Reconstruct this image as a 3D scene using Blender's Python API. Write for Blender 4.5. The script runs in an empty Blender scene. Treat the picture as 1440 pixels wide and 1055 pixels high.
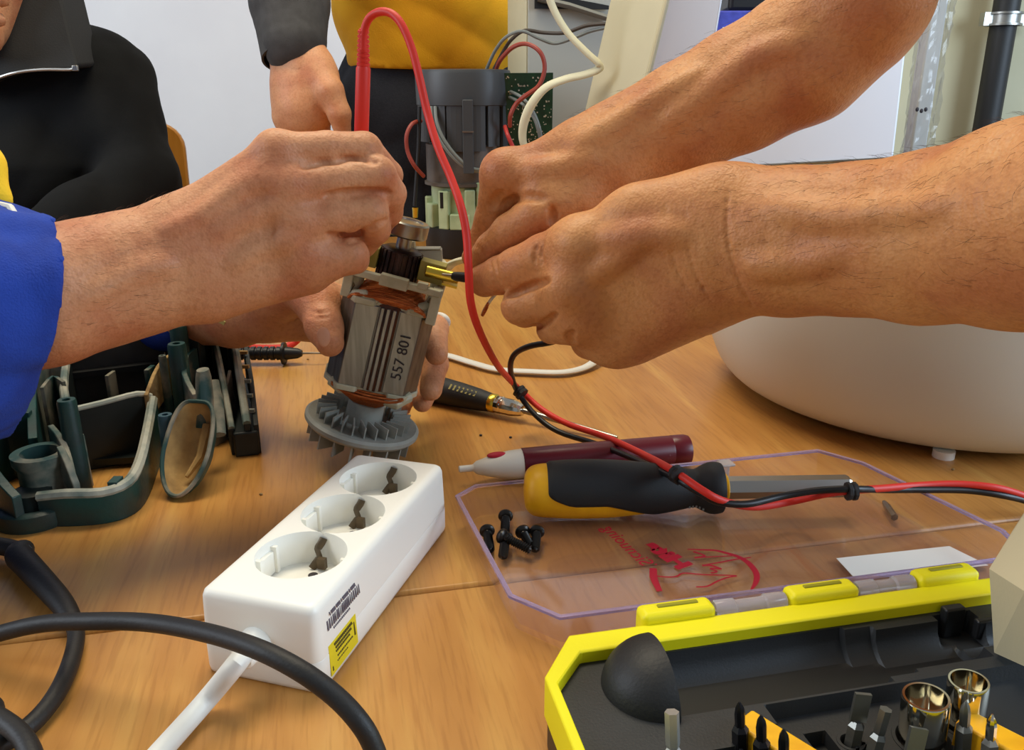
import bpy, math, random
import numpy as np
from mathutils import Vector, Matrix
random.seed(7)
rng = np.random.default_rng(7)
sc = bpy.context.scene
C = sc.collection
R = math.radians
PI = math.pi

# ------------------------------------------------------------------ camera
FPX, CAM_H, PITCH = 1200.0, 0.269, R(18.6)
cam = bpy.data.cameras.new('camera')
cam.sensor_fit = 'HORIZONTAL'
cam.sensor_width = 36.0
cam.lens = 36.0 * FPX / 1440.0
cam.clip_start = 0.01
cam_ob = bpy.data.objects.new('camera', cam)
C.objects.link(cam_ob)
cam_ob.location = (0, 0, CAM_H)
cam_ob.rotation_euler = (PI / 2 - PITCH, 0, 0)
sc.camera = cam_ob

# ------------------------------------------------------------------ world, lamps, exposure
sc.view_settings.view_transform = 'Standard'
sc.view_settings.look = 'None'
sc.view_settings.gamma = 1.0
sc.view_settings.use_curve_mapping = False
sc.view_settings.exposure = 0.2
world = bpy.data.worlds.new('world')
sc.world = world
world.use_nodes = True
world.node_tree.nodes['Background'].inputs[0].default_value = (0.80, 0.88, 1.0, 1)
world.node_tree.nodes['Background'].inputs[1].default_value = 0.24

def area(name, loc, target, sx, sy, power, col):
    l = bpy.data.lights.new(name, 'AREA')
    l.shape = 'RECTANGLE'
    l.size, l.size_y, l.energy, l.color = sx, sy, power, col
    o = bpy.data.objects.new(name, l)
    C.objects.link(o)
    o.location = loc
    o.rotation_euler = (Vector(target) - Vector(loc)).to_track_quat('-Z', 'Y').to_euler()
    return o
area('ceiling_lamp_light', (-0.25, 1.0, 1.75), (-0.1, 0.75, 0), 1.3, 0.5, 24, (1.0, 0.88, 0.66))
area('window_daylight', (2.2, 0.05, 0.95), (0.0, 0.8, 0.05), 1.5, 1.3, 58, (0.66, 0.82, 1.0))
area('back_wall_fill', (-2.4, 0.3, 1.1), (-0.2, 2.3, 0.3), 1.3, 1.2, 40, (0.82, 0.9, 1.0))  # added lamp at the left, put in to brighten the back wall

# ------------------------------------------------------------------ helpers: where things stand
CP, SP = math.cos(PITCH), math.sin(PITCH)
def ray(x, y):
    a = (x - 720) / FPX
    b = (527.5 - y) / FPX
    return Vector((a, CP + b * SP, -SP + b * CP))
EYE = Vector((0, 0, CAM_H))
def G(x, y, z=0.0):
    r = ray(x, y)
    return EYE + r * ((z - CAM_H) / r.z)
def P(x, y, Y):
    r = ray(x, y)
    return EYE + r * (Y / r.y)
def px(x, y, Y):
    """metres per photograph pixel at that spot"""
    return Y / ray(x, y).y / FPX

# ------------------------------------------------------------------ helpers: meshes
class MB:
    def __init__(self):
        self.v, self.f = [], []
    def add(self, vs, fs):
        o = len(self.v)
        self.v += [tuple(p) for p in vs]
        self.f += [tuple(i + o for i in f) for f in fs]
        return self
    def box(self, c, s, M=None, taper=1.0):
        c = Vector(c)
        x, y, z = s[0] / 2, s[1] / 2, s[2] / 2
        vs = []
        for k in (-1, 1):
            t = 1.0 if k < 0 else taper
            for a, b in ((-1, -1), (1, -1), (1, 1), (-1, 1)):
                p = Vector((a * x * t, b * y * t, k * z))
                if M is not None:
                    p = M @ p
                vs.append(c + p)
        return self.add(vs, [(3, 2, 1, 0), (4, 5, 6, 7), (0, 1, 5, 4), (1, 2, 6, 5), (2, 3, 7, 6), (3, 0, 4, 7)])
    def prism(self, poly, z0, z1, M=None, s1=1.0):
        n = len(poly)
        cx = sum(p[0] for p in poly) / n
        cy = sum(p[1] for p in poly) / n
        vs = [Vector((p[0], p[1], z0)) for p in poly] + \
             [Vector((cx + (p[0] - cx) * s1, cy + (p[1] - cy) * s1, z1)) for p in poly]
        if M is not None:
            vs = [M @ p for p in vs]
        fs = [tuple(reversed(range(n))), tuple(range(n, 2 * n))]
        fs += [(i, (i + 1) % n, n + (i + 1) % n, n + i) for i in range(n)]
        return self.add(vs, fs)
    def lathe(self, prof, M=None, n=32, cap=True):
        """prof: list of (radius, z)"""
        vs, fs = [], []
        for r, z in prof:
            for i in range(n):
                a = 2 * PI * i / n
                p = Vector((r * math.cos(a), r * math.sin(a), z))
                vs.append(M @ p if M is not None else p)
        m = len(prof)
        for j in range(m - 1):
            for i in range(n):
                k = (i + 1) % n
                fs.append((j * n + i, j * n + k, (j + 1) * n + k, (j + 1) * n + i))
        if cap:
            fs.append(tuple(reversed(range(n))))
            fs.append(tuple(range((m - 1) * n, m * n)))
        return self.add(vs, fs)
    def tube(self, pts, r, n=10, flat=1.0, up=None, cap=True):
        """pts: Vectors; r: number or list; flat < 1 squashes it along the frame's second axis"""
        pts = [Vector(p) for p in pts]
        m = len(pts)
        rs = r if hasattr(r, '__len__') else [r] * m
        vs, fs = [], []
        u = None
        for j in range(m):
            t = (pts[min(j + 1, m - 1)] - pts[max(j - 1, 0)])
            if t.length < 1e-9:
                t = Vector((0, 0, 1))
            t.normalize()
            if u is None:
                ref = Vector(up) if up is not None else (Vector((0, 0, 1)) if abs(t.z) < 0.9 else Vector((1, 0, 0)))
                u = ref
            if up is not None:
                u = Vector(up)
            u = (u - t * u.dot(t))
            if u.length < 1e-6:
                u = t.orthogonal()
            u.normalize()
            w = t.cross(u)
            for i in range(n):
                a = 2 * PI * i / n
                vs.append(pts[j] + w * (rs[j] * math.cos(a)) + u * (rs[j] * flat * math.sin(a)))
        for j in range(m - 1):
            for i in range(n):
                k = (i + 1) % n
                fs.append((j * n + i, j * n + k, (j + 1) * n + k, (j + 1) * n + i))
        if cap:
            fs.append(tuple(reversed(range(n))))
            fs.append(tuple(range((m - 1) * n, m * n)))
        return self.add(vs, fs)
    def sphere(self, c, rad, n=16, m=10, M=None):
        c = Vector(c)
        rad = rad if hasattr(rad, '__len__') else (rad,) * 3
        vs, fs = [], []
        for j in range(1, m):
            b = PI * j / m
            for i in range(n):
                a = 2 * PI * i / n
                p = Vector((rad[0] * math.sin(b) * math.cos(a), rad[1] * math.sin(b) * math.sin(a), rad[2] * math.cos(b)))
                vs.append(c + (M @ p if M is not None else p))
        t = Vector((0, 0, rad[2]))
        t = M @ t if M is not None else t
        vs += [c + t, c - t]
        top, bot = len(vs) - 2, len(vs) - 1
        for j in range(m - 2):
            for i in range(n):
                k = (i + 1) % n
                fs.append((j * n + i, (j + 1) * n + i, (j + 1) * n + k, j * n + k))
        for i in range(n):
            k = (i + 1) % n
            fs.append((top, i, k))
            fs.append((bot, (m - 2) * n + k, (m - 2) * n + i))
        return self.add(vs, fs)
    def wall(self, top, zb, th):
        """an upright wall of thickness th under the polyline 'top', down to height zb (number or list)"""
        top = [Vector(p) for p in top]
        m = len(top)
        zs = zb if hasattr(zb, '__len__') else [zb] * m
        vs, fs = [], []
        for j in range(m):
            t = top[min(j + 1, m - 1)] - top[max(j - 1, 0)]
            nrm = Vector((-t.y, t.x, 0))
            if nrm.length < 1e-9:
                nrm = Vector((0, 1, 0))
            nrm = nrm.normalized() * (th / 2)
            b = Vector((top[j].x, top[j].y, zs[j]))
            vs += [top[j] - nrm, top[j] + nrm, b + nrm, b - nrm]
        for j in range(m - 1):
            for i in range(4):
                k = (i + 1) % 4
                fs.append((j * 4 + i, j * 4 + k, (j + 1) * 4 + k, (j + 1) * 4 + i))
        fs.append((3, 2, 1, 0))
        fs.append(tuple((m - 1) * 4 + i for i in range(4)))
        return self.add(vs, fs)

def smooth_path(pts, step=4):
    """Catmull-Rom through the points (any length of tuple)"""
    a = [np.array(p, float) for p in pts]
    out = []
    for i in range(len(a) - 1):
        p0, p1, p2, p3 = a[max(i - 1, 0)], a[i], a[i + 1], a[min(i + 2, len(a) - 1)]
        for k in range(step):
            t = k / step
            out.append(0.5 * ((2 * p1) + (p2 - p0) * t + (2 * p0 - 5 * p1 + 4 * p2 - p3) * t * t + (3 * p1 - p0 - 3 * p2 + p3) * t ** 3))
    out.append(a[-1])
    return out
def PP(lst, step=5):
    """smooth path through (x, y, Y) photograph points"""
    return [P(*q) for q in smooth_path(lst, step)]

WM = {}
def wm(o):
    return WM.get(o.name, Matrix.Identity(4))
def thing(name, label, cat, loc=(0, 0, 0), rotz=0.0, group=None, rot=None):
    o = bpy.data.objects.new(name, None)
    C.objects.link(o)
    o.empty_display_size = 0.02
    M = Matrix.Translation(Vector(loc)) @ (rot.to_4x4() if rot is not None else Matrix.Rotation(rotz, 4, 'Z'))
    o.matrix_world = M
    WM[o.name] = M.copy()
    o['label'], o['category'] = label, cat
    if group:
        o['group'] = group
    return o
def tag(o, label=None, cat=None, group=None, kind=None):
    for k, v in (('label', label), ('category', cat), ('group', group), ('kind', kind)):
        if v:
            o[k] = v
    return o
def mesh_from(name, v, f, smooth=None, bevel=None):
    me = bpy.data.meshes.new(name)
    me.from_pydata([tuple(p) for p in v], [], f)
    me.update()
    return me
def obj(name, mb, mat, parent=None, smooth=40, bevel=0.0, seg=2, local=False, label=None, sub=0):
    """links one mesh object; vertices are given in the world (or in the parent's frame with local=True)"""
    v = mb.v
    M = None
    if parent is not None:
        M = wm(parent)
        if not local:
            inv = M.inverted()
            v = [inv @ Vector(p) for p in v]
    me = mesh_from(name, v, mb.f)
    o = bpy.data.objects.new(name, me)
    C.objects.link(o)
    if parent is not None:
        o.parent = parent
        WM[o.name] = M
    if mat is not None:
        me.materials.append(mat)
    if bevel:
        b = o.modifiers.new('bevel', 'BEVEL')
        b.width, b.segments, b.limit_method, b.angle_limit = bevel, seg, 'ANGLE', R(35)
    if sub:
        s = o.modifiers.new('sub', 'SUBSURF')
        s.levels = s.render_levels = sub
    if smooth:
        me.shade_smooth() if hasattr(me, 'shade_smooth') else None
        try:
            me.set_sharp_from_angle(angle=R(smooth))
        except Exception:
            pass
        if bevel:
            wn = o.modifiers.new('wn', 'WEIGHTED_NORMAL')
            wn.keep_sharp = True
    if label:
        o['label'] = label
    return o
def bake(o):
    """applies the modifiers of o"""
    dg = bpy.context.evaluated_depsgraph_get()
    me = bpy.data.meshes.new_from_object(o.evaluated_get(dg))
    old = o.data
    o.modifiers.clear()
    o.data = me
    bpy.data.meshes.remove(old)
def cut(o, cutters):
    """boolean difference; cutters are MB in the frame of o's mesh"""
    tmp = []
    for mb in cutters:
        me = mesh_from('cutter', mb.v, mb.f)
        c = bpy.data.objects.new('cutter', me)
        C.objects.link(c)
        c.matrix_world = wm(o)
        m = o.modifiers.new('cut', 'BOOLEAN')
        m.operation, m.object, m.solver = 'DIFFERENCE', c, 'EXACT'
        tmp.append(c)
    bpy.context.view_layer.update()
    bake(o)
    for c in tmp:
        me = c.data
        bpy.data.objects.remove(c)
        bpy.data.meshes.remove(me)
def text_mb(s, size, extrude=0.0001, bold=0.0):
    cu = bpy.data.curves.new('text', 'FONT')
    cu.body, cu.size, cu.extrude = s, size, extrude
    cu.offset = bold
    cu.resolution_u = 3
    cu.align_x, cu.align_y = 'CENTER', 'CENTER'
    o = bpy.data.objects.new('text', cu)
    C.objects.link(o)
    bpy.context.view_layer.update()
    dg = bpy.context.evaluated_depsgraph_get()
    me = bpy.data.meshes.new_from_object(o.evaluated_get(dg))
    mb = MB()
    mb.v = [tuple(v.co) for v in me.vertices]
    mb.f = [tuple(p.vertices) for p in me.polygons]
    bpy.data.objects.remove(o)
    bpy.data.curves.remove(cu)
    bpy.data.meshes.remove(me)
    return mb
def xf(mb, M):
    mb.v = [tuple(M @ Vector(p)) for p in mb.v]
    return mb
def frame(o, zdir, ydir=(0, 1, 0)):
    """matrix with origin o, z along zdir, y near ydir"""
    z = Vector(zdir).normalized()
    y = Vector(ydir)
    y = (y - z * y.dot(z)).normalized()
    x = y.cross(z)
    M = Matrix((x, y, z)).transposed().to_4x4()
    M.translation = Vector(o)
    return M

# ------------------------------------------------------------------ helpers: materials
def lin(c):
    return tuple(((v / 255) / 12.92 if v / 255 <= 0.04045 else ((v / 255 + 0.055) / 1.055) ** 2.4) for v in c)
def mat(name, rgb, rough=0.5, metal=0.0, var=0.0, vscale=20.0, bump=0.0, bscale=200.0, spec=0.5, rgb2=None, stretch=None,
        trans=0.0, ior=1.45, sss=0.0, coat=0.0, detail=4.0, aniso_rough=0.0, contrast=(0.35, 0.65)):
    m = bpy.data.materials.new(name)
    m.use_nodes = True
    nt = m.node_tree
    b = nt.nodes['Principled BSDF']
    col = lin(rgb) + (1,)
    b.inputs['Base Color'].default_value = col
    b.inputs['Roughness'].default_value = rough
    b.inputs['Metallic'].default_value = metal
    b.inputs['Specular IOR Level'].default_value = spec
    b.inputs['IOR'].default_value = ior
    b.inputs['Transmission Weight'].default_value = trans
    b.inputs['Coat Weight'].default_value = coat
    if sss:
        b.inputs['Subsurface Weight'].default_value = sss
        b.inputs['Subsurface Radius'].default_value = (0.006, 0.0025, 0.0012)
        b.inputs['Subsurface Scale'].default_value = 1.0
    tc = nt.nodes.new('ShaderNodeTexCoord')
    src = tc.outputs['Object']
    if stretch:
        mp = nt.nodes.new('ShaderNodeMapping')
        mp.inputs['Scale'].default_value = stretch
        nt.links.new(src, mp.inputs[0])
        src = mp.outputs[0]
    if var or rgb2:
        n = nt.nodes.new('ShaderNodeTexNoise')
        n.inputs['Scale'].default_value = vscale
        n.inputs['Detail'].default_value = detail
        nt.links.new(src, n.inputs['Vector'])
        cr = nt.nodes.new('ShaderNodeValToRGB')
        cr.color_ramp.elements[0].position, cr.color_ramp.elements[1].position = contrast
        c1 = lin(rgb)
        c2 = lin(rgb2) if rgb2 else tuple(v * (1 - var) for v in c1)
        cr.color_ramp.elements[0].color = c2 + (1,)
        cr.color_ramp.elements[1].color = c1 + (1,)
        nt.links.new(n.outputs['Fac'], cr.inputs[0])
        nt.links.new(cr.outputs[0], b.inputs['Base Color'])
    if bump:
        n2 = nt.nodes.new('ShaderNodeTexNoise')
        n2.inputs['Scale'].default_value = bscale
        n2.inputs['Detail'].default_value = 3
        nt.links.new(src, n2.inputs['Vector'])
        bp = nt.nodes.new('ShaderNodeBump')
        bp.inputs['Strength'].default_value = bump
        bp.inputs['Distance'].default_value = 0.002
        nt.links.new(n2.outputs['Fac'], bp.inputs['Height'])
        nt.links.new(bp.outputs[0], b.inputs['Normal'])
    return m

M = {}
M['white_plastic'] = mat('white_plastic', (245, 243, 233), 0.38)
M['white_cord'] = mat('white_cord', (225, 224, 216), 0.45)
M['cream_cord'] = mat('cream_cord', (226, 222, 190), 0.5)
M['black_plastic'] = mat('black_plastic', (24, 24, 25), 0.42)
M['black_rubber'] = mat('black_rubber', (30, 29, 28), 0.55, bump=0.1, bscale=600)
M['tray_black'] = mat('tray_black', (40, 41, 42), 0.5, bump=0.06, bscale=900, var=0.25, vscale=30)
M['yellow'] = mat('yellow', (235, 222, 10), 0.5, bump=0.04, bscale=900)
M['handle_yellow'] = mat('handle_yellow', (243, 182, 20), 0.42, rgb2=(228, 160, 14), vscale=60)
M['grip'] = mat('grip', (26, 27, 28), 0.6, bump=0.06, bscale=1200)
M['red_wire'] = mat('red_wire', (214, 46, 32), 0.5)
M['black_wire'] = mat('black_wire', (20, 19, 20), 0.4)
M['grey_wire'] = mat('grey_wire', (120, 126, 122), 0.5)
M['brown_red_wire'] = mat('brown_red_wire', (150, 62, 48), 0.5)
M['steel'] = mat('steel', (170, 166, 156), 0.32, 1.0, var=0.3, vscale=80)
M['chrome'] = mat('chrome', (222, 216, 200), 0.1, 1.0)
M['lamination'] = mat('lamination', (124, 124, 118), 0.42, 0.8, rgb2=(100, 99, 93), vscale=40, stretch=(6, 6, 0.4), bump=0.05, bscale=300)
M['lamination_light'] = mat('lamination_light', (158, 157, 148), 0.38, 0.8, rgb2=(138, 137, 128), vscale=60, stretch=(6, 6, 0.4))
M['copper'] = mat('copper', (206, 120, 64), 0.34, 0.7, rgb2=(170, 88, 42), vscale=60, stretch=(1, 1, 14), bump=0.5, bscale=150)
M['brass'] = mat('brass', (214, 184, 70), 0.28, 1.0)
M['olive_plastic'] = mat('olive_plastic', (150, 140, 62), 0.5)
M['pale_plastic'] = mat('pale_plastic', (196, 192, 164), 0.45, rgb2=(164, 162, 134), vscale=50)
M['pale_green'] = mat('pale_green', (176, 190, 146), 0.5, rgb2=(150, 166, 124), vscale=30)
M['fan_grey'] = mat('fan_grey', (156, 158, 148), 0.5, rgb2=(134, 136, 128), vscale=60)
M['commutator'] = mat('commutator', (70, 48, 42), 0.4, 0.5, rgb2=(36, 28, 28), vscale=90)
M['maroon'] = mat('maroon', (92, 16, 30), 0.35)
M['pen_white'] = mat('pen_white', (222, 216, 200), 0.4)
M['red_mark'] = mat('red_mark', (180, 20, 44), 0.5)
M['paper'] = mat('paper', (226, 224, 214), 0.6)
M['ink'] = mat('ink', (46, 40, 44), 0.6)
M['label_yellow'] = mat('label_yellow', (232, 214, 40), 0.5)
M['dark_ink'] = mat('dark_ink', (84, 72, 10), 0.6)
M['beige'] = mat('beige', (196, 184, 150), 0.6, bump=0.05, bscale=500)
M['screw'] = mat('screw', (52, 49, 46), 0.3, 0.75)
M['green_housing'] = mat('green_housing', (22, 68, 62), 0.42, rgb2=(36, 50, 46), vscale=24, bump=0.12, bscale=300, contrast=(0.4, 0.6))
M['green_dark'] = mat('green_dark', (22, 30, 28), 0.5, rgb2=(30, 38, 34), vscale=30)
M['green_dusty'] = mat('green_dusty', (34, 68, 64), 0.6, rgb2=(150, 142, 122), vscale=30, detail=9, contrast=(0.40, 0.56))
M['rib_worn'] = mat('rib_worn', (96, 112, 104), 0.5, rgb2=(170, 168, 150), vscale=45, contrast=(0.4, 0.62))
M['rib_brightened'] = mat('rib_brightened', (158, 164, 150), 0.5, rgb2=(196, 192, 172), vscale=60)  # worn rib colour, lightened to offset shade from the arms above
M['inner_grey'] = mat('inner_grey', (66, 64, 60), 0.6, rgb2=(40, 42, 40), vscale=30)
M['dust'] = mat('dust', (204, 168, 106), 0.9, rgb2=(128, 100, 62), vscale=35, bump=0.4, bscale=200)
M['drum_grey'] = mat('drum_grey', (62, 64, 66), 0.45)
M['drum_dark'] = mat('drum_dark', (22, 22, 22), 0.5)
M['winding_brown'] = mat('winding_brown', (98, 88, 78), 0.5, rgb2=(76, 68, 60), vscale=30)
M['pcb'] = mat('pcb', (18, 62, 40), 0.45, rgb2=(12, 46, 30), vscale=80)
M['solder'] = mat('solder', (200, 200, 186), 0.35, 0.6)
M['cream_shell'] = mat('cream_shell', (206, 198, 166), 0.42, rgb2=(190, 182, 150), vscale=6)
M['pink_white'] = mat('pink_white', (214, 202, 196), 0.42)
M['shell_shaded'] = mat('shell_shaded', (168, 166, 156), 0.4)  # shell front: shade put into the colour as grey
M['tub'] = mat('tub', (214, 213, 200), 0.45)
M['enamel'] = mat('enamel', (224, 228, 238), 0.3)
M['grey_box'] = mat('grey_box', (120, 118, 108), 0.6)
M['skin'] = None
M['black_cloth'] = mat('black_cloth', (13, 13, 13), 0.95, spec=0.25, bump=0.25, bscale=500, rgb2=(19, 19, 18), vscale=14)
M['grey_cloth'] = mat('grey_cloth', (72, 70, 68), 0.85, bump=0.3, bscale=700, rgb2=(62, 60, 58), vscale=60)
M['yellow_cloth'] = mat('yellow_cloth', (240, 174, 22), 0.85, bump=0.25, bscale=500, rgb2=(228, 158, 16), vscale=10)
M['navy_cloth'] = mat('navy_cloth', (26, 28, 36), 0.85, bump=0.4, bscale=600, rgb2=(34, 36, 44), vscale=300)
M['blue_cloth'] = mat('blue_cloth', (30, 66, 164), 0.85, bump=0.4, bscale=900, rgb2=(24, 54, 142), vscale=40)
M['trim_yellow'] = mat('trim_yellow', (246, 200, 40), 0.85, bump=0.2, bscale=700)
M['hair'] = mat('hair', (92, 80, 70), 0.6, rgb2=(60, 52, 46), vscale=40, stretch=(4, 4, 0.5), bump=0.6, bscale=200)
M['arm_hair'] = mat('arm_hair', (84, 56, 36), 0.6)
M['nail'] = mat('nail', (206, 148, 114), 0.5)
M['plaster'] = mat('plaster', (232, 233, 236), 0.8, rgb2=(224, 224, 228), vscale=3, bump=0.25, bscale=45)
M['cream_wall'] = mat('cream_wall', (206, 198, 166), 0.8, rgb2=(194, 186, 152), vscale=4, bump=0.2, bscale=45)
M['floor'] = mat('floor', (120, 110, 98), 0.6, rgb2=(100, 92, 82), vscale=8)
M['pipe'] = mat('pipe', (40, 40, 40), 0.5, bump=0.1, bscale=200)
M['contact'] = mat('contact', (92, 78, 58), 0.4, 0.4)
M['zinc'] = mat('zinc', (176, 176, 170), 0.35, 0.9)
M['chair_wood'] = mat('chair_wood', (200, 140, 56), 0.4, rgb2=(184, 124, 44), vscale=8, stretch=(8, 8, 1))
M['blue_item'] = mat('blue_item', (64, 72, 170), 0.6, rgb2=(50, 56, 140), vscale=60)

def skin_mat(name, cs):
    m = mat(name, cs[1], 0.5, sss=0.12, spec=0.4)
    nt = m.node_tree
    b = nt.nodes['Principled BSDF']
    tc = nt.nodes['Texture Coordinate']
    L = nt.links
    def noise(scale, detail=4):
        n = nt.nodes.new('ShaderNodeTexNoise')
        n.inputs['Scale'].default_value, n.inputs['Detail'].default_value = scale, detail
        L.new(tc.outputs['Object'], n.inputs['Vector'])
        return n
    def ramp(fac, stops):
        r = nt.nodes.new('ShaderNodeValToRGB')
        while len(r.color_ramp.elements) < len(stops):
            r.color_ramp.elements.new(0.5)
        for e, (p, c) in zip(r.color_ramp.elements, stops):
            e.position, e.color = p, c
        L.new(fac, r.inputs[0])
        return r
    a = ramp(noise(26, 5).outputs['Fac'], [(0.32, lin(cs[0]) + (1,)), (0.5, lin(cs[1]) + (1,)), (0.7, lin(cs[2]) + (1,))])
    s = ramp(noise(330, 3).outputs['Fac'], [(0.36, (0.80, 0.74, 0.70, 1)), (0.52, (1, 1, 1, 1))])
    mx = nt.nodes.new('ShaderNodeMixRGB')
    mx.blend_type = 'MULTIPLY'
    mx.inputs[0].default_value = 0.55
    L.new(a.outputs[0], mx.inputs[1])
    L.new(s.outputs[0], mx.inputs[2])
    L.new(mx.outputs[0], b.inputs['Base Color'])
    v = nt.nodes.new('ShaderNodeTexVoronoi')
    v.inputs['Scale'].default_value = 620
    L.new(tc.outputs['Object'], v.inputs['Vector'])
    n2 = noise(160, 5)
    ad = nt.nodes.new('ShaderNodeMath')
    ad.operation = 'MULTIPLY_ADD'
    ad.inputs[1].default_value = 0.35
    L.new(v.outputs['Distance'], ad.inputs[0])
    L.new(n2.outputs['Fac'], ad.inputs[2])
    bp = nt.nodes.new('ShaderNodeBump')
    bp.inputs['Strength'].default_value, bp.inputs['Distance'].default_value = 0.35, 0.0016
    L.new(ad.outputs[0], bp.inputs['Height'])
    L.new(bp.outputs[0], b.inputs['Normal'])
    return m
M['skin'] = skin_mat('skin', ((194, 124, 86), (208, 146, 104), (216, 158, 114)))
M['skin_tan'] = skin_mat('skin_tan', ((184, 116, 72), (200, 136, 82), (210, 150, 94)))

def wood_mat():
    m = mat('wood', (206, 146, 70), 0.34, spec=0.45)
    nt = m.node_tree
    b = nt.nodes['Principled BSDF']
    tc = nt.nodes['Texture Coordinate']
    L = nt.links
    def mapped(scale):
        mp = nt.nodes.new('ShaderNodeMapping')
        mp.inputs['Scale'].default_value = scale
        L.new(tc.outputs['Object'], mp.inputs[0])
        return mp.outputs[0]
    n1 = nt.nodes.new('ShaderNodeTexNoise')
    n1.inputs['Scale'].default_value, n1.inputs['Detail'].default_value, n1.inputs['Distortion'].default_value = 1.0, 6, 0.6
    L.new(mapped((34, 3.2, 1)), n1.inputs['Vector'])
    n2 = nt.nodes.new('ShaderNodeTexNoise')
    n2.inputs['Scale'].default_value, n2.inputs['Detail'].default_value = 1.0, 5
    L.new(mapped((420, 26, 1)), n2.inputs['Vector'])
    n3 = nt.nodes.new('ShaderNodeTexNoise')
    n3.inputs['Scale'].default_value, n3.inputs['Detail'].default_value = 5.0, 3
    L.new(tc.outputs['Object'], n3.inputs['Vector'])
    r1 = nt.nodes.new('ShaderNodeValToRGB')
    e = r1.color_ramp.elements
    e[0].position, e[0].color = 0.30, lin((182, 126, 60)) + (1,)
    e[1].position, e[1].color = 0.70, lin((208, 158, 84)) + (1,)
    e2 = r1.color_ramp.elements.new(0.5)
    e2.color = lin((194, 138, 70)) + (1,)
    L.new(n1.outputs['Fac'], r1.inputs[0])
    r2 = nt.nodes.new('ShaderNodeValToRGB')
    r2.color_ramp.elements[0].position, r2.color_ramp.elements[0].color = 0.36, (0.66, 0.58, 0.5, 1)
    r2.color_ramp.elements[1].position, r2.color_ramp.elements[1].color = 0.5, (1, 1, 1, 1)
    L.new(n2.outputs['Fac'], r2.inputs[0])
    r3 = nt.nodes.new('ShaderNodeValToRGB')
    r3.color_ramp.elements[0].position, r3.color_ramp.elements[0].color = 0.35, (0.82, 0.78, 0.74, 1)
    r3.color_ramp.elements[1].position, r3.color_ramp.elements[1].color = 0.6, (1, 1, 1, 1)
    L.new(n3.outputs['Fac'], r3.inputs[0])
    prev = r1.outputs[0]
    for rr, f in ((r2, 0.38), (r3, 0.6)):
        mx = nt.nodes.new('ShaderNodeMixRGB')
        mx.blend_type = 'MULTIPLY'
        mx.inputs[0].default_value = f
        L.new(prev, mx.inputs[1])
        L.new(rr.outputs[0], mx.inputs[2])
        prev = mx.outputs[0]
    L.new(prev, b.inputs['Base Color'])
    bp = nt.nodes.new('ShaderNodeBump')
    bp.inputs['Strength'].default_value, bp.inputs['Distance'].default_value = 0.12, 0.0008
    L.new(n2.outputs['Fac'], bp.inputs['Height'])
    L.new(bp.outputs[0], b.inputs['Normal'])
    return m
M['wood'] = wood_mat()

def clear_mat(name, tint, rough):
    """thin clear plastic: a glossy coat over a nearly colourless see-through sheet, lets light and shadow through"""
    m = bpy.data.materials.new(name)
    m.use_nodes = True
    nt = m.node_tree
    nt.nodes.clear()
    out = nt.nodes.new('ShaderNodeOutputMaterial')
    tr = nt.nodes.new('ShaderNodeBsdfTransparent')
    tr.inputs[0].default_value = tint + (1,)
    gl = nt.nodes.new('ShaderNodeBsdfGlossy')
    gl.inputs['Roughness'].default_value = rough
    gl.inputs[0].default_value = (1, 1, 1, 1)
    df = nt.nodes.new('ShaderNodeBsdfDiffuse')
    df.inputs[0].default_value = (0.75, 0.70, 0.80, 1)
    fr = nt.nodes.new('ShaderNodeLayerWeight')
    fr.inputs[0].default_value = 0.5
    pw = nt.nodes.new('ShaderNodeMath')
    pw.operation = 'POWER'
    pw.inputs[1].default_value = 4.0
    nt.links.new(fr.outputs['Facing'], pw.inputs[0])
    ma = nt.nodes.new('ShaderNodeMath')
    ma.operation = 'MULTIPLY_ADD'
    ma.inputs[1].default_value, ma.inputs[2].default_value = 0.6, 0.03
    nt.links.new(pw.outputs[0], ma.inputs[0])
    fr = ma
    m0 = nt.nodes.new('ShaderNodeMixShader')
    m0.inputs[0].default_value = 0.022
    nt.links.new(tr.outputs[0], m0.inputs[1])
    nt.links.new(df.outputs[0], m0.inputs[2])
    m1 = nt.nodes.new('ShaderNodeMixShader')
    nt.links.new(fr.outputs[0], m1.inputs[0])
    nt.links.new(m0.outputs[0], m1.inputs[1])
    nt.links.new(gl.outputs[0], m1.inputs[2])
    nt.links.new(m1.outputs[0], out.inputs[0])
    return m
M['clear'] = clear_mat('clear_plastic', (0.95, 0.93, 0.95), 0.08)
M['clear_edge'] = mat('clear_edge', (204, 192, 228), 0.12, trans=0.75, ior=1.2)  # violet tint stands in for light refracted along the lid edge
M['wrap'] = clear_mat('plastic_wrap', (0.86, 0.86, 0.86), 0.18)

# ------------------------------------------------------------------ the setting
def struct(name, mb, m, **k):
    return tag(obj(name, mb, m, **k), kind='structure')
FL = -0.74
struct('floor', MB().box((0, 1.0, FL - 0.03), (6.4, 5.4, 0.06)), M['floor'])
struct('wall_back', MB().box((-1.1, 2.40, 0.53), (4.4, 0.12, 2.54)), M['plaster'])
struct('wall_right', MB().box((1.75, 2.16, 0.53), (1.9, 0.36, 2.54)), M['cream_wall'])

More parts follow.
